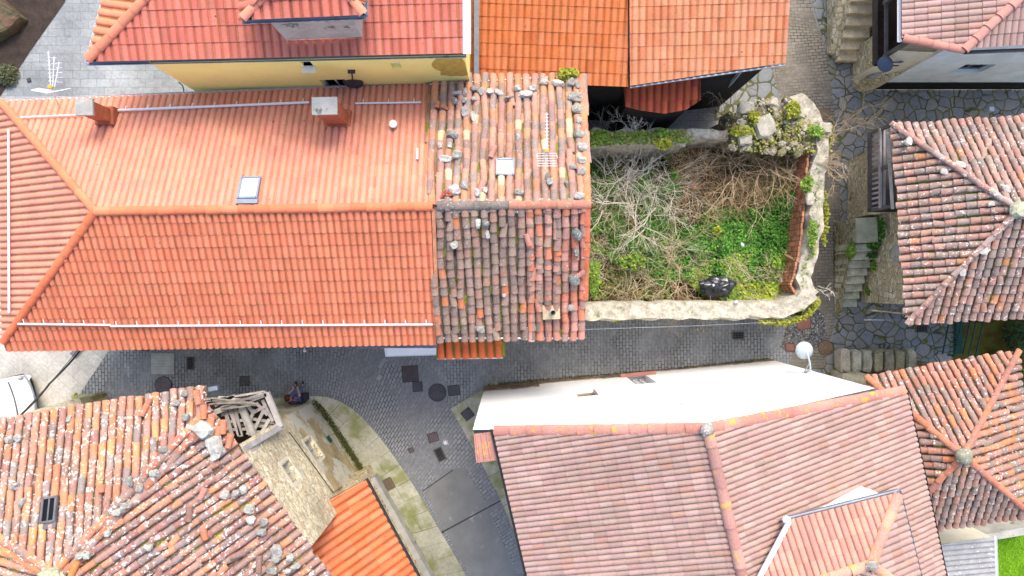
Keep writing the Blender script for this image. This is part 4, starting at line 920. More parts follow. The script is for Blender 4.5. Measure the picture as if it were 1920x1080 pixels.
# cables run near these eaves
# ---------------------------------------------------------------- ground
def sheet(name, px, mat, z, kind='structure', uvrot=0, uvoff=(0, 0)):
    m = MB(); pts = [P(*q, 0) for q in px]; vs = [(p.x, p.y, z) for p in pts]
    m.add(vs, [tuple(range(len(vs)))]); c, s = math.cos(uvrot), math.sin(uvrot)
    m.uv = [(v[0] * c + v[1] * s, -v[0] * s + v[1] * c) for v in vs]
    o = m.build(name, mat, kind=kind)
    if o.data.polygons[0].normal.z < 0: o.data.flip_normals()
    return o
def strip(name, L, Rr, mat, z, step=.12, kind='structure', sub=8):
    def dense(pl, n):
        pl = [P(*q, 0) for q in pl]; ds = [0]
        for a, b in zip(pl, pl[1:]): ds.append(ds[-1] + (b - a).length)
        out = []
        for i in range(n):
            t = ds[-1] * i / (n - 1); k = 0
            while k < len(pl) - 2 and ds[k + 1] < t: k += 1
            f = (t - ds[k]) / (ds[k + 1] - ds[k])
            p0 = pl[max(k - 1, 0)]; p1 = pl[k]; p2 = pl[k + 1]; p3 = pl[min(k + 2, len(pl) - 1)]
            out.append(.5 * ((2 * p1) + (p2 - p0) * f + (2 * p0 - 5 * p1 + 4 * p2 - p3) * f * f + (3 * p1 - p0 - 3 * p2 + p3) * f ** 3))
        return out
    n = 60; a, b = dense(L, n), dense(Rr, n); m = MB(); m.uv = []; vs = []; fs = []; v = 0
    for i in range(n):
        if i: v += ((a[i] + b[i]) / 2 - (a[i - 1] + b[i - 1]) / 2).length
        w = (b[i] - a[i]).length
        for k in range(sub + 1):
            p = a[i].lerp(b[i], k / sub); vs.append((p.x, p.y, z)); m.uv.append((w * k / sub, v))
    fs = [(i * (sub + 1) + k, i * (sub + 1) + k + 1, (i + 1) * (sub + 1) + k + 1, (i + 1) * (sub + 1) + k) for i in range(n - 1) for k in range(sub)]
    m.add(vs, fs); o = m.build(name, mat, kind=kind)
    if o.data.polygons[0].normal.z < 0: o.data.flip_normals()
    return o
G1, G2 = C(148, 150, 149, .72), C(166, 167, 163, .72)
M['paver'] = paver_mat('grey_setts', .25, .122, .0135, G1, G2, C(72, 74, 76, .55), mask=(.42, .6), msc=.6, bump_s=.5)
M['paver2'] = paver_mat('grey_setts_curve', .25, .122, .0135, C(148, 148, 148, .68), C(163, 163, 162, .68), C(64, 66, 70, .5), mask=(.44, .62), msc=.55, bump_s=.5)
M['paver3'] = paver_mat('brown_grey_setts', .25, .12, .0135, C(146, 138, 124, .66), C(166, 156, 140, .66), C(84, 76, 64, .55), mask=(.38, .58), stain=C(150, 142, 92, .55), stain_th=.62)
M['slab'] = paver_mat('pale_slabs', .62, .42, .008, C(202, 197, 186, .7), C(212, 207, 196, .72), C(148, 142, 130, .65), mask=(.35, .75))
M['slabg'] = paver_mat('grey_slabs', .62, .32, .010, C(160, 163, 163, .66), C(174, 176, 174, .68), C(118, 122, 108, .6), mask=(.3, .7), stain=C(120, 122, 118, .6), stain_th=.62)
M['walk'] = paver_mat('sidewalk_slabs', 1.3, .62, .010, C(190, 186, 162, .75), C(202, 198, 174, .78), C(110, 110, 78, .6), mask=(.3, .6), stain=C(146, 150, 74, .65), stain_th=.47)
M['flag'] = cell_mat('blue_grey_flagstones', 2.6, .06, [C(140, 142, 144, .7), C(156, 159, 163, .72), C(148, 147, 144, .68), C(170, 166, 160, .72), C(142, 147, 154, .7)], C(92, 92, 62, .55), C(132, 132, 56, .6), jit=.6, var=.18, bs=.6, stain=C(120, 120, 60, .55), sth=.66)
M['flagl'] = cell_mat('light_flagstones', 2.0, .07, [C(168, 170, 166, .72), C(150, 154, 158, .7), C(182, 182, 170, .74)], C(104, 104, 68, .55), C(126, 126, 56, .55), jit=.6, var=.15)
M['pebble'] = cell_mat('pebble_paving', 14, .1, [C(132, 130, 128, .6), C(168, 166, 162, .7), C(110, 108, 108, .55), C(206, 202, 196, .75)], C(84, 82, 78, .5), jit=.2, zs=1)
M['soil'] = plain('dark_soil', C(88, 74, 66, .55), .98, .4, scale=3, spots=C(170, 160, 150, .7), spotth=.72, spotscale=24, bmp=.8)
M['grass'] = plain('grass', C(120, 172, 20, .75), .9, .25, scale=2, bmp=.6)
m = MB(); m.add([(-300, -300, -.03), (300, -300, -.03), (300, 300, -.03), (-300, 300, -.03)], [(0, 1, 2, 3)]); m.uv = [(v[0], v[1]) for v in m.v]; m.build('ground', M['slabg'], kind='structure')
sheet('street', [(-600, 560), (150, 560), (240, 600), (1520, 540), (1545, 700), (1520, 760), (-200, 1100), (-600, 1100)], M['paver'], -.016, uvrot=math.pi / 2 + .02)
sheet('plaza', [(-700, 560), (262, 560), (212, 645), (145, 745), (60, 900), (-700, 1100)], M['slab'], -.010, uvrot=-.75)
strip('curved_street', [(556, 743), (612, 744), (652, 760), (692, 796), (732, 846), (776, 910), (820, 985), (872, 1075), (960, 1240)], [(556, 672), (660, 648), (740, 655), (800, 690), (845, 766), (890, 845), (940, 940), (985, 1050), (1070, 1240)], M['paver2'], -.006)
asp = plain('smooth_concrete', C(150, 150, 146, .68), .85, .2, scale=1.1, spots=C(172, 170, 164, .72), spotth=.6, spotscale=1.2, bmp=.15, fine=40)
sheet('street_patch', [(798, 925), (836, 880), (872, 876), (900, 925), (940, 1010), (975, 1090), (1040, 1240), (950, 1240), (880, 1080), (838, 1000)], asp, -.002)
for q in ([(822, 1000), (824, 1002.5), (944, 937), (943, 935)], [(792, 920), (793, 921.5), (850, 882), (849, 880.5)]): sheet('street_joint', q, M['darkmetal'], .001)
strip('sidewalk', [(380, 744), (500, 746), (560, 744), (612, 744), (652, 760), (692, 796), (732, 846), (776, 910), (820, 985), (872, 1075), (960, 1240)], [(380, 775), (500, 790), (560, 800), (590, 790), (604, 800), (640, 850), (680, 905), (690, 960), (720, 1000), (760, 1080), (850, 1240)], M['walk'], .04, sub=4)
strip('sidewalk', [(845, 766), (890, 845), (940, 940), (985, 1050), (1070, 1240)], [(930, 715), (980, 780), (1000, 880), (1060, 1000), (1140, 1240)], M['walk'], .04, sub=4)
strip('upper_street', [(1480, 690), (1500, 600), (1506, 520), (1500, 400), (1490, 260), (1455, 160), (1440, 60), (1425, -100), (1400, -400)], [(1545, 690), (1566, 600), (1578, 500), (1576, 400), (1570, 260), (1558, 160), (1545, 80), (1518, -10), (1450, -400)], M['paver3'], -.008)
sheet('flagstone_paving', [(1560, 640), (1566, 600), (1578, 500), (1576, 400), (1570, 260), (1558, 160), (1545, 80), (1520, -10), (1450, -400), (2300, -400), (2300, 900), (1400, 900), (1450, 700), (1480, 690)], M['flag'], -.012)
sheet('flagstone_paving', [(1340, 225), (1340, 90), (1440, 60), (1458, 160), (1482, 230)], M['flagl'], -.010)
sheet('pebble_paving', [(1480, 600), (1508, 560), (1545, 590), (1552, 640), (1500, 668), (1462, 650)], M['pebble'], -.003)
sheet('soil_bed', [(-900, -500), (330, -500), (120, 5), (60, 90), (0, 180), (-400, 760), (-900, 760)], M['soil'], -.012)
sheet('lawn', [(1830, 985), (2300, 930), (2300, 1400), (1830, 1400)], M['grass'], -.004)
sheet('earth_path', [(1790, 590), (1960, 600), (2000, 700), (1800, 760), (1786, 700)], plain('mossy_earth', C(128, 108, 44, .55), .95, .4, spots=C(110, 122, 44, .55), spotth=.5, spotscale=3), -.004)

# ---------------------------------------------------------------- covers and grates
CAT = 'metal covers and grates set in the paving'
im = C(112, 104, 108, .7)
def cover_sq(px, py, w, l, rot, label, col=im, cat='manhole cover', z=0, frame=True):
    c = P(px, py, 0); t = thing('access_cover', label, cat, (c.x, c.y, z), CAT); m = MB()
    m.box((c.x, c.y, z + .006), (w - .05, l - .05, .016), rot, col); m.build('lid', M['vcolm'], t)
    m = MB()
    for s in (-1, 1):
        for a, b, ww, ll in ((s * (w / 2 - .012), 0, .024, l), (0, s * (l / 2 - .012), w - .05, .024)):
            q = Matrix.Rotation(rot, 3, 'Z') @ V((a, b, 0)); m.box((c.x + q.x, c.y + q.y, z + .004), (ww, ll, .022), rot, tuple(x * .55 for x in col[:3]) + (1,))
    for i in range(-3, 4):
        q = Matrix.Rotation(rot, 3, 'Z') @ V((0, i * (l - .1) / 7, 0)); 
        if w > .45: m.box((c.x + q.x, c.y + q.y, z + .015), (w - .14, .012, .004), rot, tuple(x * .75 for x in col[:3]) + (1,))
    m.build('frame', M['vcolm'], t); return t
def cover_rd(px, py, r, label, col=im, z=0):
    c = P(px, py, 0); t = thing('manhole_cover', label, 'manhole cover', (c.x, c.y, z), CAT); m = MB(); m.disc((c.x, c.y), r - .03, z - .01, z + .014, 32, col)
    for k in range(10):
        for rr in (.35, .7): m.box((c.x + r * rr * math.cos(k * .628 + rr), c.y + r * rr * math.sin(k * .628 + rr), z + .015), (.05, .03, .006), k * .628, tuple(x * .7 for x in col[:3]) + (1,))
    m.build('lid', M['vcolm'], t); m = MB(); vs = []; n = 32
    for rr, zz in ((r - .028, z - .01), (r - .028, z + .012), (r, z + .012), (r, z - .01)): vs += [(c.x + rr * math.cos(2 * math.pi * k / n), c.y + rr * math.sin(2 * math.pi * k / n), zz) for k in range(n)]
    m.add(vs, [(a * n + k, a * n + (k + 1) % n, (a + 1) * n + (k + 1) % n, (a + 1) * n + k) for a in range(3) for k in range(n)], tuple(x * .5 for x in col[:3]) + (1,)); m.build('ring', M['vcolm'], t)
def grate(px, py, w, l, rot, label, z=0, n=5):
    c = P(px, py, 0); t = thing('drain_grate', label, 'drain grate', (c.x, c.y, z), CAT); Rm = Matrix.Rotation(rot, 3, 'Z')
    m = MB(); m.box((c.x, c.y, z - .004), (w - .06, l - .06, .01), rot, (.01, .01, .01, 1)); m.build('pit', M['vcolm'], t)
    m = MB(); fc = C(120, 116, 104, .6)
    for s in (-1, 1):
        for a, b, ww, ll in ((s * (w / 2 - .02), 0, .04, l), (0, s * (l / 2 - .02), w - .08, .04)):
            q = Rm @ V((a, b, 0)); m.box((c.x + q.x, c.y + q.y, z + .006), (ww, ll, .024), rot, fc)
    m.build('frame', M['vcolm'], t); m = MB()
    for i in range(n):
        q = Rm @ V((0, -l / 2 + l * (i + .5) / n, 0)); m.box((c.x + q.x, c.y + q.y, z + .008), (w - .08, .022, .016), rot, C(96, 90, 94, .6))
    for i in (-1, 0, 1):
        q = Rm @ V((i * w / 4, 0, 0)); m.box((c.x + q.x, c.y + q.y, z + .0075), (.02, l - .08, .014), rot, C(96, 90, 94, .6))
    m.build('bars', M['vcolm'], t)
M['vcolm'] = plain('cast_cover', (1, 1, 1, 1), .7, .25, attr=True, bmp=.3, fine=50)
pk = C(168, 118, 104, .7)
cover_sq(305, 682, .92, .84, 0, 'large square pale concrete cover beside the long orange house', C(196, 196, 186, .75))
cover_rd(306, 722, .33, 'round purplish manhole cover below the pale square cover', C(128, 116, 118, .7))
grate(357, 681, .3, .5, 0, 'dark street drain grate right of the pale square cover', n=9)
cover_sq(459, 714, .36, .36, 0, 'small dark square cover in the street above the collapsed timber gallery', C(106, 106, 102, .65))
cover_sq(266, 650, .55, .3, 0, 'brownish cover half hidden by the eave of the long orange house', C(140, 128, 120, .7))
cover_sq(176, 744, .16, .16, 0, 'tiny dark square cover at the foot of the yard wall', C(110, 110, 110, .7))
cover_sq(769, 701, .62, .62, .07, 'big dark square cover in the middle of the street bend', C(110, 96, 98, .62))
cover_sq(783, 725, .38, .38, .07, 'small dark square cover touching the big square one', C(104, 98, 106, .62))
cover_rd(820, 736, .345, 'round dark manhole cover in the street bend', C(104, 100, 104, .62))
cover_sq(851, 732, .46, .4, .12, 'square cover just right of the round one in the street bend', C(104, 102, 106, .62))
cover_sq(877, 776, .4, .4, .66, 'tilted dark square cover on the pale slabs by the white gable house', C(96, 92, 98, .62), z=.045)
cover_sq(812, 820, .4, .36, .3, 'purplish square cover above the slotted grate in the curved street', C(124, 108, 108, .65))
cover_sq(771, 844, .2, .2, .45, 'very small purplish cover left of the slotted grate in the curved street', C(124, 108, 112, .65))
grate(825, 852, .34, .54, .45, 'slotted drain grate in the curved street', n=7)
cover_sq(727, 908, .46, .44, .5, 'brown square cover set in the curved sidewalk', C(140, 118, 98, .65), z=.045)
grate(1384, 629, .46, .3, 0, 'lone drain grate in the shaded lane below the ruin', n=4)
cover_sq(1507, 606, .52, .46, .03, 'reddish square cover beside the rounded corner of the ruin wall', pk)
cover_sq(1481, 651, .36, .3, 0, 'small reddish square cover left of the pale street lamp', pk)
cover_rd(1548, 652, .29, 'round reddish cover right of the pale street lamp', C(160, 132, 104, .66))
grate(1728, 616, .46, .3, 0, 'dark grate among blue grey flagstones below the right old house', n=6)
cover_rd(1501, 197, .28, 'round stone coloured cover beside the ruin rubble in the upper lane', C(150, 138, 118, .66))
cover_sq(1545, 214, .46, .4, 0, 'brown square cover in the upper lane near the ruin corner', C(156, 134, 112, .66))
cover_sq(54, 150, .14, .14, .3, 'tiny black cover in the grey slabs at the upper left', C(96, 96, 100, .6))
for (x, y, w, l, r, lb) in ((717, 681, .14, .42, -.6, 'long pale paving sett strip beside the porch canopy'), (711, 708, .14, .2, -.6, 'short pale paving sett below the longer one')):
    c = P(x, y); m = MB(); m.box((c.x, c.y, .003), (w, l, .012), r, C(176, 174, 178, .75)); tag(m.build('paving_stone', M['vcolm']), lb, 'paving stone')
c = P(835, 830); m = MB(); n = 26; vs = [(c.x + (.09 + .07 * noise.noise(V((k * 1.3, 0, 0)))) * (1.6 if k % 3 == 0 else .7) * math.cos(2 * math.pi * k / n), c.y + (.09 + .07 * noise.noise(V((k * 1.3, 0, 0)))) * (1.6 if k % 3 == 0 else .7) * math.sin(2 * math.pi * k / n), .003) for k in range(n)]
m.add(vs, [tuple(range(n))]); tag(m.build('paint_splash', M['whitemetal']), 'small white splash on the setts beside the slotted grate', 'splash')

# ---------------------------------------------------------------- ruin
def rwall(m, pl, hw, zt, z0=0, seed=0, amp=.12, col=C(176, 168, 150, .8)):
    """ragged rubble wall along world points with noise"""
    pts = []; 
    for (a, za), (b, zb) in zip(zip(pl, zt), zip(pl[1:], zt[1:])):
        n = max(1, int((b - a).length / .12))
        for i in range(n): pts.append((a.lerp(b, i / n), za + (zb - za) * i / n))
    pts.append((pl[-1], zt[-1])); vs = []; K = None
    prof = [(-1, 0), (-1, .33), (-1, .66), (-1, .92), (-.85, 1), (-.5, 1.0), (-.15, 1), (.2, 1.0), (.55, 1), (.87, 1), (1, .92), (1, .66), (1, .33), (1, 0)]; K = len(prof)
    for i, (p, z) in enumerate(pts):
        d = (pts[min(i + 1, len(pts) - 1)][0] - pts[max(i - 1, 0)][0]); d.z = 0; d.normalize(); nrm = V((d.y, -d.x, 0))
        for s, h in prof:
            q = p + nrm * (s * hw); q = V((q.x, q.y, z0 + (z - z0) * h)); o = V((seed, seed * 2, 0))
            a = amp * (1 if h > .3 else .3)
            q += V((noise.noise(q * 2.2 + o), noise.noise(q * 2.2 + o * 3 + V((9, 9, 9))), .8 * noise.noise(q * 2.6 + o * 2))) * a + V((0, 0, .35 * amp * noise.noise(q * 7 + o)))
            vs.append(q)
    fs = [(i * K + k, (i + 1) * K + k, (i + 1) * K + k + 1, i * K + k + 1) for i in range(len(pts) - 1) for k in range(K - 1)]
    fs += [tuple(range(K)), tuple((len(pts) - 1) * K + k for k in range(K))[::-1]]
    m.add(vs, fs, col)
M['ruin'] = plain('grey_rubble', C(200, 191, 170, .82), .95, .4, scale=5, spots=C(150, 148, 84, .6), spotth=.64, spotscale=2.2, bmp=.9, fine=14)
ru = thing('ruined_wall', 'roofless ruin walls of grey rubble with moss, enclosing an overgrown yard', 'ruin', P(1330, 400, 0))
m = MB(); z3 = 3.0
def W3(*q): return [P(x, y, z3) for x, y in q]
rwall(m, [V((1.98, P(0, 584, 3).y, 3))] + W3((1180, 583), (1300, 582), (1420, 582), (1470, 580), (1500, 568), (1518, 548)), .31, [3.0, 3.05, 3, 2.95, 3, 3, 3], seed=1, amp=.09); m.build('front_wall', M['ruin'], ru)
m = MB(); rwall(m, W3((1524, 556), (1516, 545), (1510, 520), (1522, 480), (1530, 430), (1535, 370), (1538, 310), (1545, 245)), .27, [3, 2.95, 2.9, 2.9, 2.95, 2.9, 3.0, 3.0], seed=5, amp=.12); m.build('side_wall', M['ruin'], ru)
m = MB(); rwall(m, W3((1106, 256), (1180, 256), (1290, 252)), .26, [3, 2.9, 2.85], seed=8, amp=.16); rwall(m, W3((1290, 247), (1372, 246)), .16, [2.7, 2.6], seed=11, amp=.12); m.build('rear_wall', M['ruin'], ru)
m = MB(); m.add([], []); 
for i, (a, b) in enumerate(zip([(1504, 560), (1490, 535), (1500, 500), (1510, 440), (1516, 370), (1522, 300)], [(1490, 535), (1500, 500), (1510, 440), (1516, 370), (1522, 300), (1528, 262)])):
    for k in range(6):
        p, q = P(*a, 3).lerp(P(*b, 3), k / 6), P(*a, 3).lerp(P(*b, 3), (k + 1) / 6)
        for j in range(12): zz = 1.0 + j * .16; m.box(((p.x + q.x) / 2 - .06 + U(-.015, .015), (p.y + q.y) / 2, zz), (.07, (q - p).length - .015, .14), math.atan2(q.y - p.y, q.x - p.x) - math.pi / 2, vary(C(192, 134, 100, .78), .3))
m.build('brick_lining', M['stonecol2'] if 'stonecol2' in M else plain('old_brick', (1, 1, 1, 1), .95, .3, attr=True, bmp=.5), ru)
def boulder(m, x, y, z, s, seed, col=C(196, 190, 174, .8), amp=.9, rot=0):
    m.ell(P(x, y, z), s, 8, 6, col, 0, amp, Matrix.Rotation(rot, 3, 'Z'), seed)
m = MB()
random.seed(31)
for k in range(330):
    x = U(1372, 1552); y = U(188, 288) if x > 1420 else U(215, 280)
    if x > 1500 and y < 235: continue
    boulder(m, x, y, U(2.2, 3.0), (U(.05, .2), U(.05, .16), U(.05, .1)), k, vary(random.choice([C(184, 172, 148, .78), C(164, 154, 128, .72), C(146, 142, 98, .65), C(196, 186, 164, .8)]), .12), rot=U(0, 3))
m.build('rubble_heap', M['stonecol'], ru)
rwm = MB(); rwall(rwm, W3((1385, 232), (1440, 225), (1505, 205), (1530, 240), (1545, 262)), .6, [2.5, 2.6, 2.7, 2.7, 2.8], seed=21, amp=.2); rwm.build('corner_wall', M['ruin'], ru)
for (x, y, s, sd, lb, rt) in ((1398, 203, (.32, .24, .16), 1, 'big pale squared stone at the left end of the ruin rubble', .1), (1396, 254, (.26, .4, .14), 2, 'tall pale slab lying in the ruin rubble under the squared stone', .2), (1433, 238, (.38, .42, .18), 3, 'widest flat pale stone in the middle of the ruin rubble', .3), (1489, 205, (.34, .34, .2), 4, 'moss yellow block on the top right of the ruin rubble', 0), (1545, 240, (.24, .22, .16), 5, 'square beige block on the outer corner of the ruin wall', 0), (1517, 372, (.16, .24, .12), 6, 'egg shaped pale stone on the inner edge of the ruin side wall', 0), (1527, 410, (.2, .26, .12), 7, 'rounded pale stone on the narrow part of the ruin side wall', .3)):
    m = MB(); q = P(x, y, 3.02); r_ = Matrix.Rotation(rt, 3, 'Z')
    n, mm = 12, 8; vs = []
    for j in range(mm + 1):
        t = math.pi * j / mm
        for i in range(n):
            a = 2 * math.pi * i / n; d = V((math.sin(t) * math.cos(a), math.sin(t) * math.sin(a), math.cos(t)))
            pw = .45; d = V([math.copysign(abs(c_) ** pw, c_) for c_ in d]) * (1 + .3 * noise.noise(d * 1.5 + V((sd * 5, 0, 0)))); vs.append(r_ @ V((d.x * s[0], d.y * s[1], d.z * s[2])) * .85 + q)
    m.add(vs, [(j * n + i, (j + 1) * n + i, (j + 1) * n + (i + 1) % n, j * n + (i + 1) % n) for j in range(mm) for i in range(n)], C(196, 188, 168, .8))
    tag(m.build('rubble_stone', M['stonecol']), lb, 'stone')
# ruin floor
m = MB(); nx, ny = 60, 44; x0, x1, y0, y1 = 2.0, 10.3, -1.0, 5.3; vs = []
def fz(x, y): return 1.1 + .28 * noise.noise(V((x * .6, y * .6, 2))) + .1 * noise.noise(V((x * 2.3, y * 2.3, 5))) - .7 * max(0, min(1, (y - 3.6) / 1.0)) * (1 if x < 5.5 else .2) + .5 * max(0, min(1, (x - 8.9) / 1.0)) + (.3 if y < -.3 else 0) * min(1, max(0, (-.3 - y) / .3))
for j in range(ny + 1):
    for i in range(nx + 1): x, y = x0 + (x1 - x0) * i / nx, y0 + (y1 - y0) * j / ny; vs.append((x, y, fz(x, y)))
m.add(vs, [(j * (nx + 1) + i, j * (nx + 1) + i + 1, (j + 1) * (nx + 1) + i + 1, (j + 1) * (nx + 1) + i) for j in range(ny) for i in range(nx)])
m.build('ruin_floor', plain('earth_and_litter', C(118, 92, 62, .6), .98, .45, scale=1.6, spots=C(70, 80, 36, .5), spotth=.52, spotscale=1.5, bmp=1, fine=12), kind='structure')

# ---------------------------------------------------------------- plants
def leaf(m, p, s, col, tilt=.7, asp=.55):
    a = U(0, 6.283); t = U(-tilt, tilt); d = V((math.cos(a), math.sin(a), t)).normalized(); w = d.cross(V((U(-.5, .5), U(-.5, .5), 1))).normalized() * s * asp
    m.v.extend([tuple(p), tuple(p + d * s * .5 + w), tuple(p + d * s), tuple(p + d * s * .5 - w)]); o = len(m.v) - 4; m.f.append([o, o + 1, o + 2, o + 3]); m.c.append(col); m.m.append(0)
def leaves(m, n, pick, s, pal, h=(0, .2), clump=None):
    k = 0; tries = 0
    while k < n and tries < n * 6:
        tries += 1; x, y = pick()
        if clump is not None and noise.noise(V((x * clump, y * clump, 7))) < U(-.35, .25): continue
        z = fz(x, y) + U(*h) + .42 * max(0, noise.noise(V((x * 1.8, y * 1.8, 3))))
        c = pal[min(len(pal) - 1, int((noise.noise(V((x * 1.4, y * 1.4, 9))) * .5 + .5 + U(-.25, .25)) * len(pal)))] if len(pal) > 1 else pal[0]
        leaf(m, V((x, y, z)), U(*s), vary(c, .3, .12)); k += 1
def straw(m, n, pick, pal, L=(.3, .9), h=(.25, .9), r=.007):
    for _ in range(n):
        x, y = pick(); a = U(0, 6.283); l = U(*L); z = fz(x, y) + U(*h); d = V((math.cos(a), math.sin(a), U(-.25, .25))); p = V((x, y, z)); b = V((U(-1, 1), U(-1, 1), U(-.3, .3))) * l * .18
        m.tube([p - d * l * .5, p + b, p + d * l * .5], [r, r * .8, r * .4], 3, vary(random.choice(pal), .2, .05), cap=False)
def pkpoly(poly, z=1.5):
    w = [tuple(P(x, y, z)[:2]) for x, y in poly]; a, b = min(p[0] for p in w), max(p[0] for p in w); c, d = min(p[1] for p in w), max(p[1] for p in w)
    def f():
        for _ in range(99):
            x, y = U(a, b), U(c, d)
            if inpoly(x, y, w): return x, y
        return w[0]
    return f
DG = [C(60, 102, 36, .8), C(80, 134, 44, .82), C(102, 158, 54, .85), C(66, 112, 38, .8)]
BG = [C(110, 152, 52, .8), C(132, 166, 60, .8), C(156, 176, 68, .85), C(120, 152, 66, .8)]
OL = [C(132, 140, 66, .8), C(156, 158, 80, .8), C(108, 130, 54, .8), C(168, 146, 100, .8)]
m = MB(); leaves(m, 15000, pkpoly([(1290, 430), (1330, 390), (1420, 388), (1480, 360), (1495, 330), (1498, 420), (1470, 520), (1400, 560), (1330, 520), (1250, 530), (1230, 460), (1255, 420)]), (.05, .1), DG, (.05, .4)); tag(m.build('ground_cover', M['leaf'], kind='stuff'), 'dark green leafy ground cover filling the ruin yard', 'ground cover')
m = MB(); leaves(m, 9000, pkpoly([(1300, 500), (1400, 470), (1480, 470), (1500, 500), (1490, 560), (1380, 565), (1330, 560), (1290, 530)]), (.05, .1), BG, (.1, .42), clump=1.2)
leaves(m, 1500, pkpoly([(1380, 535), (1500, 525), (1505, 562), (1400, 566)]), (.06, .11), [C(176, 190, 50, .85), C(150, 176, 50, .8)], (.3, .5)); tag(m.build('ground_cover', M['leaf'], kind='stuff'), 'bright yellow green leafy weeds near the front wall of the ruin', 'ground cover')
m = MB(); leaves(m, 14000, pkpoly([(1100, 250), (1290, 262), (1300, 300), (1270, 420), (1260, 560), (1100, 562)]), (.04, .09), OL, (.0, .35), clump=1.0); leaves(m, 9000, pkpoly([(1110, 300), (1270, 320), (1300, 470), (1240, 540), (1110, 470)]), (.05, .09), DG, (.15, .6), clump=1.1)
leaves(m, 5000, pkpoly([(1260, 290), (1500, 280), (1490, 360), (1400, 400), (1270, 420)]), (.04, .09), [C(150, 122, 88, .75), C(168, 142, 104, .75), C(126, 116, 66, .7), C(136, 100, 70, .7)], (0, .25)); leaves(m, 3500, pkpoly([(1380, 280), (1500, 270), (1500, 350), (1420, 380)]), (.04, .08), OL, (0, .3), clump=1.5)
tag(m.build('undergrowth', M['leaf'], kind='stuff'), 'olive brown undergrowth and dead leaves in the ruin yard', 'undergrowth')
def clump(name, px, py, z, rx, ry, n, pal, label, s=(.05, .1), h=.25, cat='plant', group=None, tilt=1.2):
    m = MB(); c = P(px, py, z)
    sd = px * .37 + py
    for _ in range(int(n * 1.3)):
        a = U(0, 6.28); r = math.sqrt(R()) * (1.05 + .75 * noise.noise(V((math.cos(a) * 1.4, math.sin(a) * 1.4, sd)))); hh = h * (1 - min(1, r * r * .7)) * R()
        if n > 250 and noise.noise(V((math.cos(a) * r * 2.6 + sd, math.sin(a) * r * 2.6, 2))) < -.12: continue
        leaf(m, c + V((rx * r * math.cos(a), ry * r * math.sin(a), hh)), U(*s), vary(random.choice(pal), .25, .1), tilt)
    return tag(m.build(name, M['leaf']), label, cat, group)
YG = [C(176, 178, 56, .8), C(146, 158, 54, .75), C(190, 186, 66, .8)]
wg = 'weeds growing on the walls, stairs and roofs'
for a in ((1122, 258, 3.05, .38, .28, 520, BG, 'bright green grassy clump on the ruin wall next to the old roof'), (1244, 268, 3.0, .28, .18, 320, YG, 'yellow green clump on the inner edge of the rear ruin wall'), (1242, 250, 3.05, .22, .16, 200, BG, 'green weed on top of the rear ruin wall above the yellow green clump'), (1412, 222, 3.1, .16, .22, 260, YG, 'yellow moss clump between the big stones of the ruin'), (1487, 208, 3.2, .2, .26, 300, YG, 'yellow moss cushion on the mossy block of the ruin'), (1392, 246, 3.1, .3, .16, 160, YG, 'small yellow weed left of the widest ruin stone'), (1530, 250, 3.1, .24, .2, 260, BG, 'green and pink weed tuft at the outer ruin corner'), (1552, 262, 2.4, .14, .3, 160, YG, 'weed on the outer face below the ruin corner'), (1514, 345, 3.05, .14, .3, 200, BG, 'small green weed on top of the ruin side wall'), (1545, 405, 2.2, .1, .9, 480, YG, 'long yellow green weed strip on the outer face of the ruin side wall'), (1522, 440, 3.05, .12, .6, 220, BG, 'green weed line along the top of the ruin side wall'), (1065, 139, 5.75, .28, .12, 520, YG, 'grassy tuft on the top corner of the old roof'), (1114, 520, 2.2, .2, .6, 500, BG, 'large leaved green plant at the foot of the old house wall'), (1188, 490, 1.9, .5, .3, 420, BG, 'pale green bramble patch in the left part of the ruin yard'), (1345, 433, 1.7, .12, .12, 90, YG, 'tiny light green plant among the dark ground cover'), (1155, 600, 2.6, .1, .08, 60, YG, 'tiny yellow weed on the outer edge of the front ruin wall')):
    clump('weed_clump', *a, cat='weeds', group=wg)
m = MB()
for k in range(900):
    t = R(); pts_ = [(1425, 603), (1470, 606), (1505, 596), (1528, 575), (1533, 560)]; i = min(3, int(t * 4)); f = t * 4 - i; x = pts_[i][0] + (pts_[i + 1][0] - pts_[i][0]) * f; y = pts_[i][1] + (pts_[i + 1][1] - pts_[i][1]) * f
    leaf(m, P(x + U(-4, 4), y + U(-4, 4), U(2.0, 2.85)), U(.05, .1), vary(random.choice(YG), .2), 1.2)
tag(m.build('weed_clump', M['leaf']), 'bright yellow fringe of weeds hanging round the corner of the ruin wall', 'weeds', wg)
for a in ((1594, 470, 1.4, .12, .24, 300, BG, 'bright fern like weed on the side wall of the mossy stair'), (1650, 430, 2.0, .08, .42, 300, DG, 'dark green weed strip climbing beside the stair landing'), (1638, 460, 1.5, .18, .12, 160, DG, 'weed at the right end of the top step of the mossy stair'), (1634, 480, 1.25, .16, .07, 110, DG, 'flat weed spread over the second step of the mossy stair'), (1636, 500, 1.0, .09, .14, 110, BG, 'green weed beside the middle steps of the mossy stair'), (1628, 548, .5, .12, .16, 200, BG, 'leafy weed beside the lowest steps of the mossy stair')):
    clump('weed_clump', *a, cat='weeds', group=wg)
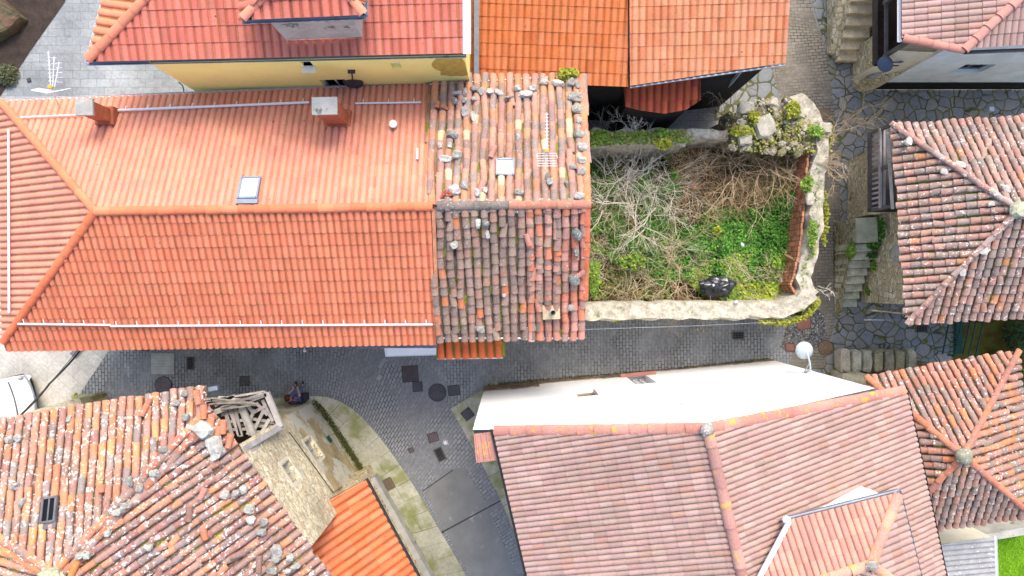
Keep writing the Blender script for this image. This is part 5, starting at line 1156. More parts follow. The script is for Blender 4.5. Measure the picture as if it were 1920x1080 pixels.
# moss strips at wall feet
def moss(px, label, n, zr=(.0, .12), pal=OL, s=(.02, .05), wd=.1):
    m = MB(); zc = (zr[0] + zr[1]) / 2 if zr[0] > .5 else 0; pts_ = [P(*q, zc) for q in px]
    for q in pts_: q.z = 0
    Ls = [(b - a).length for a, b in zip(pts_, pts_[1:])]; T_ = sum(Ls)
    for _ in range(n):
        t = R() * T_; i = 0
        while t > Ls[i] and i < len(Ls) - 1: t -= Ls[i]; i += 1
        p = pts_[i].lerp(pts_[i + 1], t / Ls[i]); leaf(m, p + V((U(-wd, wd), U(-wd, wd), U(*zr))), U(*s), vary(random.choice(pal), .3), .5)
    tag(m.build('moss', M['leaf'], kind='stuff'), label, 'moss')
moss([(1104, 262), (1180, 258), (1290, 256)], 'green moss and grass covering the top of the rear ruin wall', 1800, (2.85, 3.12), OL + BG, (.04, .09), .2)
moss([(1385, 240), (1420, 262), (1460, 230), (1500, 262), (1540, 262)], 'moss and dry grass between the rubble stones of the ruin corner', 2600, (2.5, 3.05), OL + [C(170, 170, 60, .8), C(186, 164, 120, .8)], (.04, .1), .5)
moss([(1500, 555), (1496, 520), (1512, 450), (1520, 380), (1524, 300)], 'weeds along the brick lining of the ruin', 1700, (1.9, 3.0), BG + OL, (.04, .08), .12)
MO = [C(92, 100, 40, .6), C(70, 80, 34, .55), C(112, 110, 50, .6)]
moss([(590, 752), (606, 768), (645, 825), (690, 895)], 'green moss along the foot of the bare stone wall', 2600, (.04, .25), MO, wd=.09)
moss([(915, 722), (1000, 713), (1240, 694), (1440, 672)], 'thin dark moss line at the foot of the white gable wall', 1100, (0, .08), MO, wd=.04)
moss([(1100, 600), (1300, 590), (1460, 588)], 'moss along the foot of the front ruin wall', 400, (0, .08), MO)
moss([(1566, 440), (1570, 560), (1576, 580)], 'moss along the foot of the mossy stair', 500, (0, .1), MO, wd=.12)
# lawn blades and hedge
m = MB()
for _ in range(9000):
    p = P(U(1866, 1990), U(985, 1150), 0); m_ = vary(random.choice([C(128, 184, 24, .8), C(110, 166, 20, .8), C(150, 196, 40, .8)]), .2); leaf(m, p, U(.04, .09), m_, 1.5, .2)
tag(m.build('grass', M['leaf'], kind='stuff'), 'short bright green grass in the lower right corner', 'grass')
for (x, y, rx, ry, hh, n, pal, lb) in ((1905, 625, .7, .7, 1.6, 2600, [C(52, 82, 36, .7), C(76, 112, 48, .7), C(40, 64, 30, .65)], 'dark green bush at the right edge between the two old houses'), (1868, 668, .6, .3, .8, 1400, [C(96, 110, 44, .65), C(70, 96, 40, .65)], 'low olive bush in front of the lower right old roof'), (1925, 680, .3, .9, .9, 900, [C(96, 130, 40, .7), C(130, 150, 44, .7)], 'yellow green shrub at the far right edge')):
    t = thing('bush', lb, 'bush', P(x, y, 0)); c = P(x, y, 0); g = MB(); g.tube([c, c + V((0, 0, hh * .6))], [.05, .02], 6, C(80, 66, 50)); g.build('stem', M['twig'], t); g = MB()
    for _ in range(n):
        d = V((U(-1, 1), U(-1, 1), U(0, 1)));
        if d.length > 1 or noise.noise(d * 2.5 + c) < -.2: continue
        leaf(g, c + V((d.x * rx, d.y * ry, .1 + d.z * hh)), U(.06, .12), vary(random.choice(pal), .3, .1), 1)
    g.build('foliage', M['leaf'], t)
c = P(16, 142, 0); g = MB()
for _ in range(1800):
    d = V((U(-1, 1), U(-1, 1), U(0, 1)))
    if d.length < 1: leaf(g, c + V((d.x * .45, d.y * .45, d.z * .4)), U(.04, .08), vary(random.choice([C(120, 124, 84, .6), C(96, 100, 66, .6)]), .3), 1)
tag(g.build('cushion_plant', M['leaf']), 'round grey green cushion plant in the dark soil at the left edge', 'plant')
# dry stalks lying over the yard
ST = [C(214, 196, 160, .88), C(196, 172, 132, .85), C(224, 214, 190, .9), C(176, 150, 112, .8)]
m = MB(); straw(m, 620, pkpoly([(1104, 285), (1290, 270), (1300, 400), (1260, 560), (1104, 560)]), ST); straw(m, 750, pkpoly([(1250, 262), (1500, 262), (1495, 370), (1400, 400), (1260, 430)]), [C(176, 146, 108, .8), C(196, 168, 128, .85), C(150, 118, 86, .8)]); straw(m, 140, pkpoly([(1380, 500), (1500, 500), (1500, 562), (1300, 562)]), ST, h=(.4, .9))
tag(m.build('dry_stalks', M['twig'], kind='stuff'), 'dry straw coloured stalks tangled over the ruin yard', 'dry stalks')
# bare shrubs
def shrub(px, py, z, n, spread, up, ln, col, label, seed, dirb=None, thick=.018, kids=6):
    n = int(n * 1.25); ln *= 1.12; thick = .016; random.seed(seed); m = MB(); root = P(px, py, z)
    def branch(p, d, L, r, lev):
        k = 5 if lev == 0 else 4; pts = [p]; q = p.copy(); dd = d.copy()
        for i in range(k):
            dd = (dd + V((U(-1, 1), U(-1, 1), U(-.7, .5))) * (.34 if lev == 0 else .42)).normalized()
            if q.z < z - .1 and dd.z < 0: dd.z *= -.5
            q = q + dd * (L / k); pts.append(q.copy())
        m.tube(pts, [r * (1 - .75 * i / k) for i in range(k + 1)], 3, vary(col, .18, .05), cap=False)
        if lev < 2:
            for _ in range(kids if lev == 0 else 4):
                i = random.randint(1, k - 1 if lev else k); s = (pts[i] - pts[i - 1]).normalized(); v = V((U(-1, 1), U(-1, 1), U(-.4, .6))); b = (s + v * .9).normalized()
                branch(pts[i], b, L * U(.35, .6), r * .55, lev + 1)
    for k in range(n):
        a = U(0, 6.283) if dirb is None else dirb + U(-spread, spread)
        d = V((math.cos(a), math.sin(a), U(*up))).normalized(); branch(root + V((U(-.55, .55), U(-.5, .5), 0)) * (1 if dirb is None else .3), d, ln * U(.7, 1.1), thick, 0)
    tag(m.build('bare_shrub', M['twig']), label, 'shrub', 'leafless shrubs in the ruin')
WT, TN, BR, GY = C(224, 214, 194, .9), C(204, 180, 144, .85), C(156, 128, 98, .8), C(190, 176, 148, .85)
shrub(1160, 318, 1.5, 15, 9, (.2, .7), 1.7, WT, 'dense whitish leafless shrub close to the rear ruin wall', 1)
shrub(1150, 370, 2.0, 9, 9, (.1, .6), 1.4, WT, 'tall pale shrub beside the old house wall below the dense whitish one', 17)
shrub(1215, 410, 2.0, 8, 9, (.1, .5), 1.3, WT, 'pale forked shrub standing above the dark green leaves at the ruin centre', 18)
shrub(1450, 330, 2.1, 7, 9, (.1, .5), 1.2, TN, 'tan shrub arching over the green leaves next to the brick lining', 19)
shrub(1215, 340, 1.4, 12, 9, (.1, .6), 1.5, WT, 'pale twiggy shrub just right of the dense whitish one', 2)
shrub(1150, 430, 1.3, 13, 9, (.1, .6), 1.5, GY, 'thin grey leafless shrub against the old house in the middle of the ruin', 3)
shrub(1225, 470, 1.3, 9, 9, (.1, .5), 1.5, TN, 'straggly tan shrub between the grey shrub and the green ground cover', 4)
shrub(1262, 515, 1.5, 16, 9, (.1, .45), 1.5, TN, 'star shaped tan shrub near the front ruin wall left of the rubbish bag', 5)
shrub(1150, 520, 1.3, 10, 9, (.1, .5), 1.2, GY, 'low grey brown shrub in the lower left corner of the ruin', 6)
shrub(1395, 305, 1.7, 16, 9, (.1, .6), 1.7, TN, 'large tan shrub spreading below the rubble stones', 7)
shrub(1330, 340, 1.3, 15, 9, (.05, .4), 1.3, BR, 'tangled dark brown shrub in the centre of the ruin', 8)
shrub(1380, 360, 1.3, 11, 9, (.05, .4), 1.3, BR, 'brown drooping shrub hanging over the green ground cover', 9)
shrub(1460, 290, 2.0, 11, 9, (.1, .6), 1.3, C(180, 150, 120, .8), 'pinkish brown shrub at the ruin side wall', 10)
shrub(1528, 300, 2.9, 8, .9, (.1, .5), 1.0, TN, 'tan twigs arching from the ruin side wall over the upper lane', 11, 0.0)
shrub(1560, 250, 2.0, 6, .5, (.1, .5), 1.3, TN, 'long twigs reaching from the ruin corner towards the dark passage', 12, .6)
shrub(1440, 548, 1.7, 9, 9, (.1, .4), 1.0, GY, 'thin pale shrub right of the rubbish bag', 13)
shrub(1360, 225, 1.6, 6, 9, (.3, .8), 1.1, GY, 'sparse thin shrub in the dark gap left of the rubble stones', 14)
shrub(1190, 262, 2.8, 4, .5, (.5, 1.2), .8, WT, 'upright pale twigs rising over the rear ruin wall', 15, 1.57)
shrub(1532, 540, 2.8, 2, .3, (.1, .3), .55, WT, 'short pale twigs over the rounded corner of the ruin wall', 16, -.2)
random.seed(99)
# ---------------------------------------------------------------- stones on the roofs
def roof_stone(pl, x, y, w, l, rot, lb, col=None, seed=0, grp='loose stones weighing down the old roof', lift=.13, h=None):
    c = pl.at(x, y) + pl.n * lift; m = MB(); k = (H - c.z) / F; hx = w * k / 2; hy = l * k / 2; hz = h or min(hx, hy) * .75 + .02; n, mm = 9, 6; vs = []
    Rm = Matrix.Rotation(math.radians(rot), 3, 'Z')
    for j in range(mm + 1):
        t = math.pi * j / mm
        for i in range(n):
            a = 2 * math.pi * i / n; d = V((math.sin(t) * math.cos(a), math.sin(t) * math.sin(a), math.cos(t))); d = V([math.copysign(abs(q) ** .7, q) for q in d]) * (1 + .55 * noise.noise(d * 1.3 + V((seed * 7.1, seed * 3.3, 1))))
            vs.append(Rm @ V((d.x * hx, d.y * hy, d.z * hz)) + c)
    m.add(vs, [(j * n + i, (j + 1) * n + i, (j + 1) * n + (i + 1) % n, j * n + (i + 1) % n) for j in range(mm) for i in range(n)], vary(col or random.choice([C(182, 178, 166, .8), C(198, 194, 182, .8), C(166, 162, 152, .75)]), .1))
    tag(m.build('roof_stone', M['stonecol']), lb, 'stone', grp)
ords = ['first', 'second', 'third', 'fourth', 'fifth', 'sixth', 'seventh', 'eighth', 'ninth', 'tenth', 'eleventh', 'twelfth', 'thirteenth']
row = [(856, 180, 20, 9, 5), (872, 178, 7, 16, 0), (889, 172, 14, 12, 0), (902, 176, 14, 16, -40), (919, 177, 14, 11, 0), (936, 179, 20, 10, -25), (955, 187, 17, 6, 10), (970, 172, 14, 12, 0), (985, 183, 27, 13, 0), (999, 172, 19, 13, 0), (1020, 158, 18, 14, 10), (1045, 162, 26, 13, -5), (1070, 161, 14, 17, 0)]
for i, (x, y, w, l, r) in enumerate(row): roof_stone(qN, x, y, w, l, r, ords[i] + ' stone from the left in the row along the upper eave of the old roof', seed=i)
side = [(1082, 166, 9, 15, 0), (1078, 187, 27, 18, -15), (1081, 210, 18, 18, 0), (1086, 231, 12, 13, 0), (1085, 256, 19, 14, 0), (1091, 281, 19, 15, 0), (1090, 304, 18, 16, 20), (1090, 326, 14, 18, 0)]
for i, (x, y, w, l, r) in enumerate(side): roof_stone(qN, x, y, w, l, r, ords[i] + ' stone from the top in the line down the right verge of the old roof', seed=20 + i)
misc = [(853, 195, 11, 14, 'small dark stone under the left end of the upper stone row of the old roof'), (872, 193, 10, 11, 'little round stone just below the upper row near the pair of broken tiles'), (890, 191, 13, 9, 'flat little stone below the third stone of the upper row'), (872, 214, 13, 20, 'pointed whitish stone below the left end of the upper stone row'), (888, 224, 9, 19, 'narrow dark upright stone right of the pointed whitish one'), (850, 258, 24, 16, 'large whitish rounded stone on the left part of the old roof'), (826, 278, 8, 11, 'small grey stone beside the left verge under the large whitish one'), (844, 278, 9, 11, 'small oval stone just right of the one beside the left verge'), (858, 296, 17, 16, 'round mottled grey stone at the end of the white speckled slab'), (836, 303, 24, 12, 'white speckled slab lying left of the round mottled stone'), (854, 361, 22, 20, 'big grey stone just above the old ridge beside the broken red tile'), (871, 352, 15, 22, 'dark lichened stone right of the big grey one above the old ridge'), (895, 367, 11, 16, 'pointed light grey stone touching the old ridge'), (910, 361, 8, 12, 'small pale stone near the pointed one at the old ridge'), (973, 365, 19, 12, 'whitish stone on the ridge side right of the roof window'), (971, 263, 9, 14, 'lone oval stone above and right of the roof window'), (1026, 337, 9, 14, 'upper dark stone of the pair below the roof aerial'), (1031, 345, 13, 14, 'lower stone of the pair below the roof aerial'), (1061, 348, 8, 8, 'very small ochre stone right of the pair below the roof aerial'), (1074, 318, 13, 13, 'smooth grey stone left of the verge line, above the ridge'), (1085, 372, 18, 14, 'lichened stone at the right end of the old ridge')]
for i, (x, y, w, l, lb) in enumerate(misc): roof_stone(qN, x, y, w, l, U(-15, 15), lb, seed=40 + i)
mS = [(897, 416, 10, 18, 0, 'oval stone left of the trio just below the old ridge'), (911, 416, 15, 12, -5, 'squarish dark stone of the trio just below the old ridge'), (914, 436, 9, 15, 10, 'lowest stone of the trio just below the old ridge'), (852, 456, 17, 15, 30, 'whitish angular stone on the left of the lower old slope'), (1081, 436, 26, 16, -50, 'greenish dark long stone on the right of the lower old slope'), (1080, 470, 10, 20, 5, 'narrow dark stone under the greenish long one'), (1076, 520, 22, 22, 0, 'broad grey stone under the loose pink tile'), (1071, 573, 12, 13, 0, 'rough grey stone right of the flue pipe'), (901, 613, 18, 15, 0, 'kite shaped pale stone near the lower eave of the old roof'), (945, 550, 8, 8, 0, 'tiny round grey stone in the middle of the lower old slope')]
for i, (x, y, w, l, r, lb) in enumerate(mS): roof_stone(qS, x, y, w, l, r, lb, seed=70 + i, col=C(140, 142, 136, .75) if i in (1, 4, 5, 6) else None)
# stones on the lower left roof
bN = [(40, 824, 14, 14, 'grey green round stone near the left eave of the white speckled roof'), (22, 826, 12, 14, 'mossy stone left of the grey green one on the white speckled roof'), (36, 912, 14, 14, 'brown green knob like stone left of the dark roof window'), (48, 943, 11, 18, 'whitish stone between the knob like stone and the dark roof window'), (135, 787, 10, 11, 'small grey stone by the eave gutter piece'), (336, 758, 12, 12, 'beige stone among displaced tiles near the gallery'), (352, 740, 12, 14, 'grey lichened stone at the right end of the tiled eave')]
for i, (x, y, w, l, lb) in enumerate(bN): roof_stone(p9N, x, y, w, l, U(-20, 20), lb, seed=90 + i, grp='stones on the lower left roof')
bE = [(384, 806, 38, 34, -30, 'upper of the two big pale lichened slabs at the broken roof edge'), (406, 838, 30, 44, 20, 'lower and longer of the two big pale lichened slabs at the broken roof edge'), (352, 782, 14, 14, 0, 'grey stone above the two big slabs'), (310, 842, 12, 12, 0, 'round stone on the hip halfway down'), (294, 886, 16, 14, 0, 'squarish grey stone right of the hip'), (248, 902, 12, 20, 15, 'long stone leaning on the hip tiles'), (266, 914, 13, 16, 0, 'white grey stone just right of the long leaning one'), (239, 946, 20, 15, 20, 'large angular stone below the hip in the middle of the roof'), (224, 958, 18, 13, 25, 'stone touching the large angular one from the lower left'), (207, 996, 12, 12, 10, 'small white stone lower down beside the hip'), (156, 1038, 14, 13, 0, 'white spotted stone near the bottom end of the hip'), (168, 1039, 15, 12, 0, 'cream stone right of the white spotted one'), (282, 1024, 16, 12, 0, 'lone grey stone in the middle of the slanting tile rows'), (300, 853, 0.1, .1, 0, ''), (459, 915, 16, 16, 30, 'pale cube like stone at the upper edge of the slipped tiles'), (444, 922, 12, 12, 0, 'white stone left of the pale cube like one'), (469, 952, 20, 18, 0, 'squared white stone near the stone wall'), (472, 972, 16, 15, 0, 'grey stone under the squared white one'), (497, 976, 15, 16, 0, 'rounded beige stone close to the stone wall'), (492, 996, 18, 14, 0, 'mottled stone under the rounded beige one'), (520, 1030, 24, 20, 0, 'biggest mottled stone in the debris by the orange annex'), (518, 1045, 16, 16, 0, 'stone at the foot of the biggest mottled one'), (545, 1042, 14, 15, 0, 'beige stone at the lower edge of the debris'), (556, 1058, 24, 10, 25, 'long white stone at the bottom of the debris'), (541, 1068, 14, 9, 0, 'small flat white stone at the bottom of the debris'), (512, 1066, 18, 14, 0, 'grey flat stone lowest left in the debris'), (425, 925, 17, 15, 0, 'dark grey stone between slanting tile rows near the debris')]
for i, (x, y, w, l, r, lb) in enumerate(bE):
    if lb: roof_stone(p9E, x, y, w, l, r, lb, seed=110 + i, grp='stones on the lower left roof', lift=.2, col=C(206, 204, 188, .8) if i < 2 else None)
bR = [(1700, 270, 12, 14, p6N, 'white stone at the upper left corner of the right old roof'), (1796, 312, 20, 12, p6N, 'white stone set between the twin hip rows of the right old roof'), (1770, 322, 14, 14, p6W, 'grey white stone under the twin hip rows of the right old roof'), (1882, 360, 14, 16, p6N, 'flat white stone close to the pale apex of the right old roof'), (1858, 383, 14, 9, p6W, 'small white stone left of the pale apex'), (1840, 466, 22, 16, p6S, 'white stone on the lower hip rows of the right old roof'), (1800, 506, 14, 18, p6S, 'lower white stone further down the hip rows of the right old roof')]
for i, (x, y, w, l, pl, lb) in enumerate(bR): roof_stone(pl, x, y, w, l, U(-30, 30), lb, seed=150 + i, grp='stones on the right old roof', lift=.12, col=C(206, 200, 186, .8), h=.06)
# loose tiles lying on roofs
def loose(pl, x, y, rot, lb, col, ln=.42, r=.085, flip=False, mat='tile_old'):
    c = pl.at(x, y) + pl.n * .15; d = (pl.u * math.cos(math.radians(rot)) + -pl.v * math.sin(math.radians(rot))).normalized(); s = d.cross(pl.n).normalized(); vs = []; m = MB(); k2 = -1 if flip else 1
    for rr, t in ((r, -ln / 2), (r * .8, ln / 2)):
        for q in (rr, rr - .015): vs += [c + d * t - s * (math.cos(math.pi * k / 8) * q) + pl.n * (math.sin(math.pi * k / 8) * q * k2) for k in range(9)]
    fs = [(k, k + 1, 19 + k, 18 + k) for k in range(8)] + [(9 + k, 27 + k, 28 + k, 10 + k) for k in range(8)] + [(k, 9 + k, 10 + k, k + 1) for k in range(8)] + [(18 + k, 19 + k, 28 + k, 27 + k) for k in range(8)]
    m.add(vs, fs, col); tag(m.build('loose_tile', M[mat]), lb, 'roof tile', 'loose tiles lying on the roofs')
OT, PT, DT = C(220, 138, 102, .8), C(216, 150, 132, .8), C(160, 122, 108, .8)
loose(qS, 1085, 512, -38, 'pink tile lying across a grey stone at the right verge of the old roof', PT)
loose(qS, 989, 445, 75, 'pink tile slipped askew just below the ridge of the old roof', PT, .36)
loose(qS, 822, 612, 92, 'bright orange tile lying at the lower left corner of the old roof', OT, .36)
loose(qN, 924, 291, -72, 'pale pink tile tilted beside the roof window', PT)
loose(qN, 820, 204, 90, 'short orange tile stub near the upper left corner of the old roof', OT, .22)
m = MB(); c = qN.at(834, 204) + V((0, 0, .14)); m.box(c, (.22, .1, .07), -.5, OT); 
for k in range(4): m.box(c + V((-.07 + k * .045, -.03 - .5 * .09 + .06 - k * .024, .037)), (.025, .03, .004), -.5, C(120, 60, 40, .7))
tag(m.build('loose_brick', M['stonecol']), 'small hollow orange brick near the upper left corner of the old roof', 'brick')
m = MB(); c = qN.at(838, 366) + V((0, 0, .16))
for k in range(8): m.box(c + V((U(-.14, .14), U(-.09, .09), U(-.03, .05))), (U(.08, .2), .04, .03), U(0, 3), vary(C(216, 110, 76, .8), .2), tilt=(U(-.4, .4), U(-.4, .4)))
tag(m.build('broken_tile', M['stonecol']), 'heap of broken red tile pieces just above the left end of the old ridge', 'broken tile')
def rot_px(a): return a
for (pl, x, y, rt, lb, cl, ln) in ((p9E, 143, 1064, 55, 'orange tile lying across the bottom end of the hip', C(235, 146, 70, .8), .42), (p9E, 382, 924, 60, 'pink tile lying crosswise between the slanting rows', PT, .34), (p9E, 357, 962, 35, 'grey tile standing crosswise right of the middle of the slanting rows', DT, .4), (p9E, 448, 1038, 105, 'brown tile lying crosswise near the debris', DT, .42), (p9E, 487, 1055, 35, 'pinkish tile turned hollow side up beside the debris', DT, .46), (p9N, 279, 766, -62, 'orange tile fallen diagonally near the eave gutter', OT, .5), (p9E, 385, 1000, 20, 'orange brown tile slipped out of its slanting row', OT, .3), (p9N, 197, 918, 90, 'short orange double tile end right of the dark roof window', OT, .2)):
    loose(pl, x, y, rt, lb, cl, ln, .095)
loose(p6W, 1693, 505, 25, 'reddish tile piece sticking out beside the mossy stair', C(190, 100, 66, .8), .2) if False else None
random.seed(5)
for k, (x, y) in enumerate([(372, 745), (384, 772), (398, 790), (410, 812), (420, 800), (432, 826)]): loose(p9E, x, y, U(-20, 50), ['tile at the top of the broken edge beside the gallery', 'second tile down the broken edge beside the gallery', 'third tile down the broken edge beside the gallery', 'tile overhanging the gallery between the two big slabs', 'outermost tile leaning towards the gallery floor', 'lowest tile of the broken edge beside the grey post'][k], OT, .4, .1)

# ---------------------------------------------------------------- aerials
def aerial(base, top, boom_dir, L, n, refl, label, el=.3, gold=False, extra=False):
    t = thing('tv_antenna', label, 'antenna', base); m = MB(); m.tube([base, top], .016, 6); m.build('mast', M['whitemetal'], t)
    b = V(boom_dir).normalized(); c = top; s = b.cross(V((0, 0, 1))).normalized(); m = MB()
    m.tube([c - b * .08, c + b * L], .012, 5)
    for i in range(n): q = c + b * (L * (i + .5) / n); m.tube([q - s * el * .5 * (1 - .25 * i / n), q + s * el * .5 * (1 - .25 * i / n)], .008, 4)
    if extra:
        for off, ll in ((.09, .85), (.17, .7)):
            m.tube([c + s * off * .6, c + b * L * ll + s * off * 1.6], .011, 5)
            for i in range(5): q = c + b * (L * ll * (i + 1) / 5.2) + s * off * 1.5; m.tube([q - s * .08, q + s * .08], .007, 4)
    m.build('boom', M['whitemetal'], t); m = MB()
    for sd_ in (-1, 1):
        wv = (s * sd_ + b * (.0 if not extra else .18)).normalized()
        for k in range(6):
            zz = V((0, 0, -.35 + .14 * k)) if extra else V((0, 0, -.1 + .04 * k)); q = c - b * (.06 + .04 * k * (0 if extra else 1))
            m.tube([q + zz * .5 - b * .03 * k, q + zz * .5 + wv * refl - b * .03 * k], .009, 4)
        m.tube([c + V((0, 0, -.17)) + wv * refl - b * .06, c + V((0, 0, .17)) + wv * refl - b * .21], .011, 4)
    m.build('reflector', M['whitemetal'], t)
    m = MB(); m.box(c, (.1, .08, .09), 0, C(235, 175, 60, .8)); m.build('dipole_box', M['vcol'], t)
aerial(pN.at(97, 200) + V((0, .12, -.3)), P(95, 163, 7.9), (.0, 1, .1), .92, 9, .42, 'white aerial with long booms and a winged reflector above the long house eave', .11, extra=True)
aerial(qN.at(1021, 300), qN.at(1021, 300) + V((0, .0, 1.3)) , (.0, 1, .0), 1.0, 11, .26, 'small white comb shaped aerial standing on the old stone weighted roof', .13)
# ---------------------------------------------------------------- street lamps
def lamp(wallp, head, r, col, label, upz=.25):
    t = thing('street_lamp', label, 'street lamp', wallp); m = MB(); mid = (wallp + head) / 2 + V((0, 0, upz)); m.tube([wallp, wallp.lerp(mid, .5) + V((0, 0, .1)), mid, head + V((0, 0, .18))], .03, 8, col); m.tube([wallp + V((0, 0, -.3)), mid], .014, 6, col); m.box(wallp, (.16, .16, .24), .3, col); m.build('arm', M['vcol'], t)
    m = MB(); n = 28; prof = [(.05, .22), (.09, .16), (.14, .12), (r * .62, .075), (r, 0), (r * .97, -.02), (r * .6, .05), (.1, .08)]; vs = []
    for rr, z in prof: vs += [head + V((rr * math.cos(2 * math.pi * k / n), rr * math.sin(2 * math.pi * k / n), z)) for k in range(n)]
    m.add(vs, [(a * n + k, a * n + (k + 1) % n, (a + 1) * n + (k + 1) % n, (a + 1) * n + k) for a in range(len(prof) - 1) for k in range(n)] + [tuple(range(n))[::-1]], col); sh = m.build('lamp_shade', M['vcol'], t, True)
    m = MB(); m.ell(head + V((0, 0, -.02)), (.08, .08, .1), 10, 6, C(220, 220, 215, .8)); m.build('bulb', M['vcol'], sh)
s, z = on_wall(1516, 699, A8, B8); lamp(pt8(s, z, 0), P(1508, 657, z + .35), .285, C(205, 214, 214, .8), 'pale round street lamp on a curved arm at the end of the white gable wall')
lamp(V((13.82, 7.86, 2.3)), P(1660, 120, 3.3), .27, C(92, 104, 130, .75), 'dark blue round street lamp on the corner of the pale blue house', .05)
t = thing('wall_lamp', 'thin small lamp arm sticking out below the lower eave of the long orange house', 'lamp', P(571, 645, 3.2)); m = MB(); a_ = P(571, 640, 3.2); b_ = P(571, 658, 3.2); m.tube([a_ + V((0, .2, 0)), b_], .018, 6); m.build('arm', M['whitemetal'], t); m = MB(); m.ell(b_, (.06, .05, .05), 8, 6); m.build('lamp_head', M['whitemetal'], t)
# ---------------------------------------------------------------- cables
def cable(pts, r, lb, mat='darkmetal', sag=.1):
    m = MB()
    for a, b in zip(pts, pts[1:]): m.tube([a.lerp(b, t / 10) + V((0, 0, -sag * 4 * (t / 10) * (1 - t / 10))) for t in range(11)], r, 5)
    tag(m.build('overhead_cable', M[mat]), lb, 'cable')
cable([P(160, 644, 4.6), P(92, 720, 5.0), P(30, 786, 6.3), P(18, 800, 6.6)], .032, 'thick black cable crossing the pale plaza to the corner of the speckled roof')
cable([P(152, 648, 4.6), P(33, 783, 6.3)], .01, 'thin black wire beside the thick cable over the plaza')
cable([P(1096, 618, 4.6), P(1300, 611, 4.4), P(1455, 604, 4.2)], .005, 'thin pale wire along the shaded lane below the ruin', 'metal', .02)
cable([P(1620, 600, 3.6), P(1702, 600, 4.0)], .008, 'thin wire under the corner of the right old roof', 'metal', .02)
cable([P(335, 154, 5.0), P(343, 163, 5.2), P(340, 178, 5.0)], .018, 'short looped cable at the corner of the yellow house')
m = MB(); c = P(146, 658, 0); m.box((c.x, c.y, .01), (.3, .55, .03), -.75, C(150, 144, 146, .7)); tag(m.build('paving_plate', M['vcolm']), 'grey plate in the pale plaza under the cable', 'metal plate')
# ---------------------------------------------------------------- green metal stair
t = thing('metal_stair', 'dark green metal stair frame between the two old houses on the right', 'metal stair', P(1810, 632, 0)); gm = C(36, 84, 78, .7); m = MB()
xa, xb = P(1793, 0, 1).x, P(1833, 0, 1).x; ya, yb = P(0, 603, 1).y, P(0, 668, 1).y
for x in (xa, xa + .52, xb): m.beam((x, ya, 1.3), (x, yb, .9), .035, .04, gm); m.beam((x, ya, .6), (x, yb, .2), .035, .04, gm)
for x, y in ((xa, ya), (xa, yb), (xb, ya), (xb, yb)): m.beam((x, y, .5), (x, y, 1.3 if y == ya else .9), .04, .04, gm)
m.build('rail', M['vcol'], t)
for k in range(7):
    m = MB(); y = ya + (yb - ya) * (k + .3) / 7; m.beam((xa, y, .85 - k * .05), (xa + .52, y, .85 - k * .05), .05, .02, gm); m.build('tread', M['vcol'], t)
m = MB(); m.box(((xa + .52 + xb) / 2 + .02, (ya + yb) / 2, .12), (.22, yb - ya if yb > ya else ya - yb, .02), 0, C(40, 96, 84, .6)); m.build('platform', M['vcol'], t)
# ---------------------------------------------------------------- low walls
w = MB(); 
for k in range(7):
    x = 1588 + k * 20.5; c = P(x, 678, .8); n_, m_ = 12, 8; cl_ = vary(random.choice([C(196, 190, 166, .8), C(170, 166, 140, .75), C(182, 172, 140, .75)]), .12); vq = []
    for j in range(m_ + 1):
        for i in range(n_):
            t1, a1 = math.pi * j / m_, 2 * math.pi * i / n_; dq = V((math.sin(t1) * math.cos(a1), math.sin(t1) * math.sin(a1), math.cos(t1))); dq = V([math.copysign(abs(z1_) ** .4, z1_) for z1_ in dq]) * (1 + .22 * noise.noise(dq * 1.6 + V((k * 5, 0, 0)))); vq.append(V((c.x + dq.x * .18, c.y + dq.y * .44, .45 + dq.z * .34)))
    w.add(vq, [(j * n_ + i, (j + 1) * n_ + i, (j + 1) * n_ + (i + 1) % n_, j * n_ + (i + 1) % n_) for j in range(m_) for i in range(n_)], cl_)
rwall(w, [V((P(1578, 0, .6).x, P(0, 680, .6).y, 0)), V((P(1720, 0, .6).x, P(0, 676, .6).y, 0))], .36, [.55, .5], seed=4, amp=.1, col=C(140, 136, 100, .7))
tag(w.build('stone_wall', M['stonecol']), 'low wall of big rounded mossy stones among the flagstones', 'wall')
w = MB(); rwall(w, [V((P(1577, 0, .9).x, P(0, 712, .9).y, 0)), V((P(1660, 0, .9).x, P(0, 716, .9).y, 0))], .24, [1.0, 1.0], seed=14, amp=.16, col=C(196, 188, 160, .8)); tag(w.build('stone_wall', M['stonecol']), 'short pale rubble wall at the left corner of the lower right old house', 'wall')
w = MB(); a_, b_, c_ = P(-40, 808, 1.6), P(92, 772, 1.6), P(150, 754, 1.6); rwall(w, [V((a_.x, a_.y, 0)), V((b_.x, b_.y, 0)), V((c_.x, c_.y, 0))], .17, [1.6, 1.6, 1.55], seed=24, amp=.05, col=C(206, 196, 166, .8)); d_ = P(128, 742, .4)
rwall(w, [V((c_.x, c_.y, 0)), V((P(146, 745, 0).x, P(146, 745, 0).y, 0)), V((d_.x, d_.y, 0))], .08, [1.2, .3, .15], seed=25, amp=.05, col=C(170, 168, 100, .7))
yw = tag(w.build('yard_wall', M['stonecol']), 'low beige yard wall with a curved end beside the white car', 'wall')
sheet('yard_floor', [(-80, 850), (110, 790), (160, 776), (200, 830), (-80, 900)], plain('green_yard', C(110, 158, 80, .7), .9, .2), .01)
m = MB(); p_, q_ = V((a_.x, a_.y - .17, 0)), V((c_.x + .1, c_.y - .22, 0)); m.add([(p_.x, p_.y - .9, .06), (q_.x, q_.y - .6, .06), (q_.x, q_.y, .06), (p_.x, p_.y, .06)], [(0, 1, 2, 3)]); o = m.build('green_mat', plain('green_paint', C(112, 166, 84, .75), .8, .1)); tag(o, 'green painted strip behind the yard wall', 'mat')
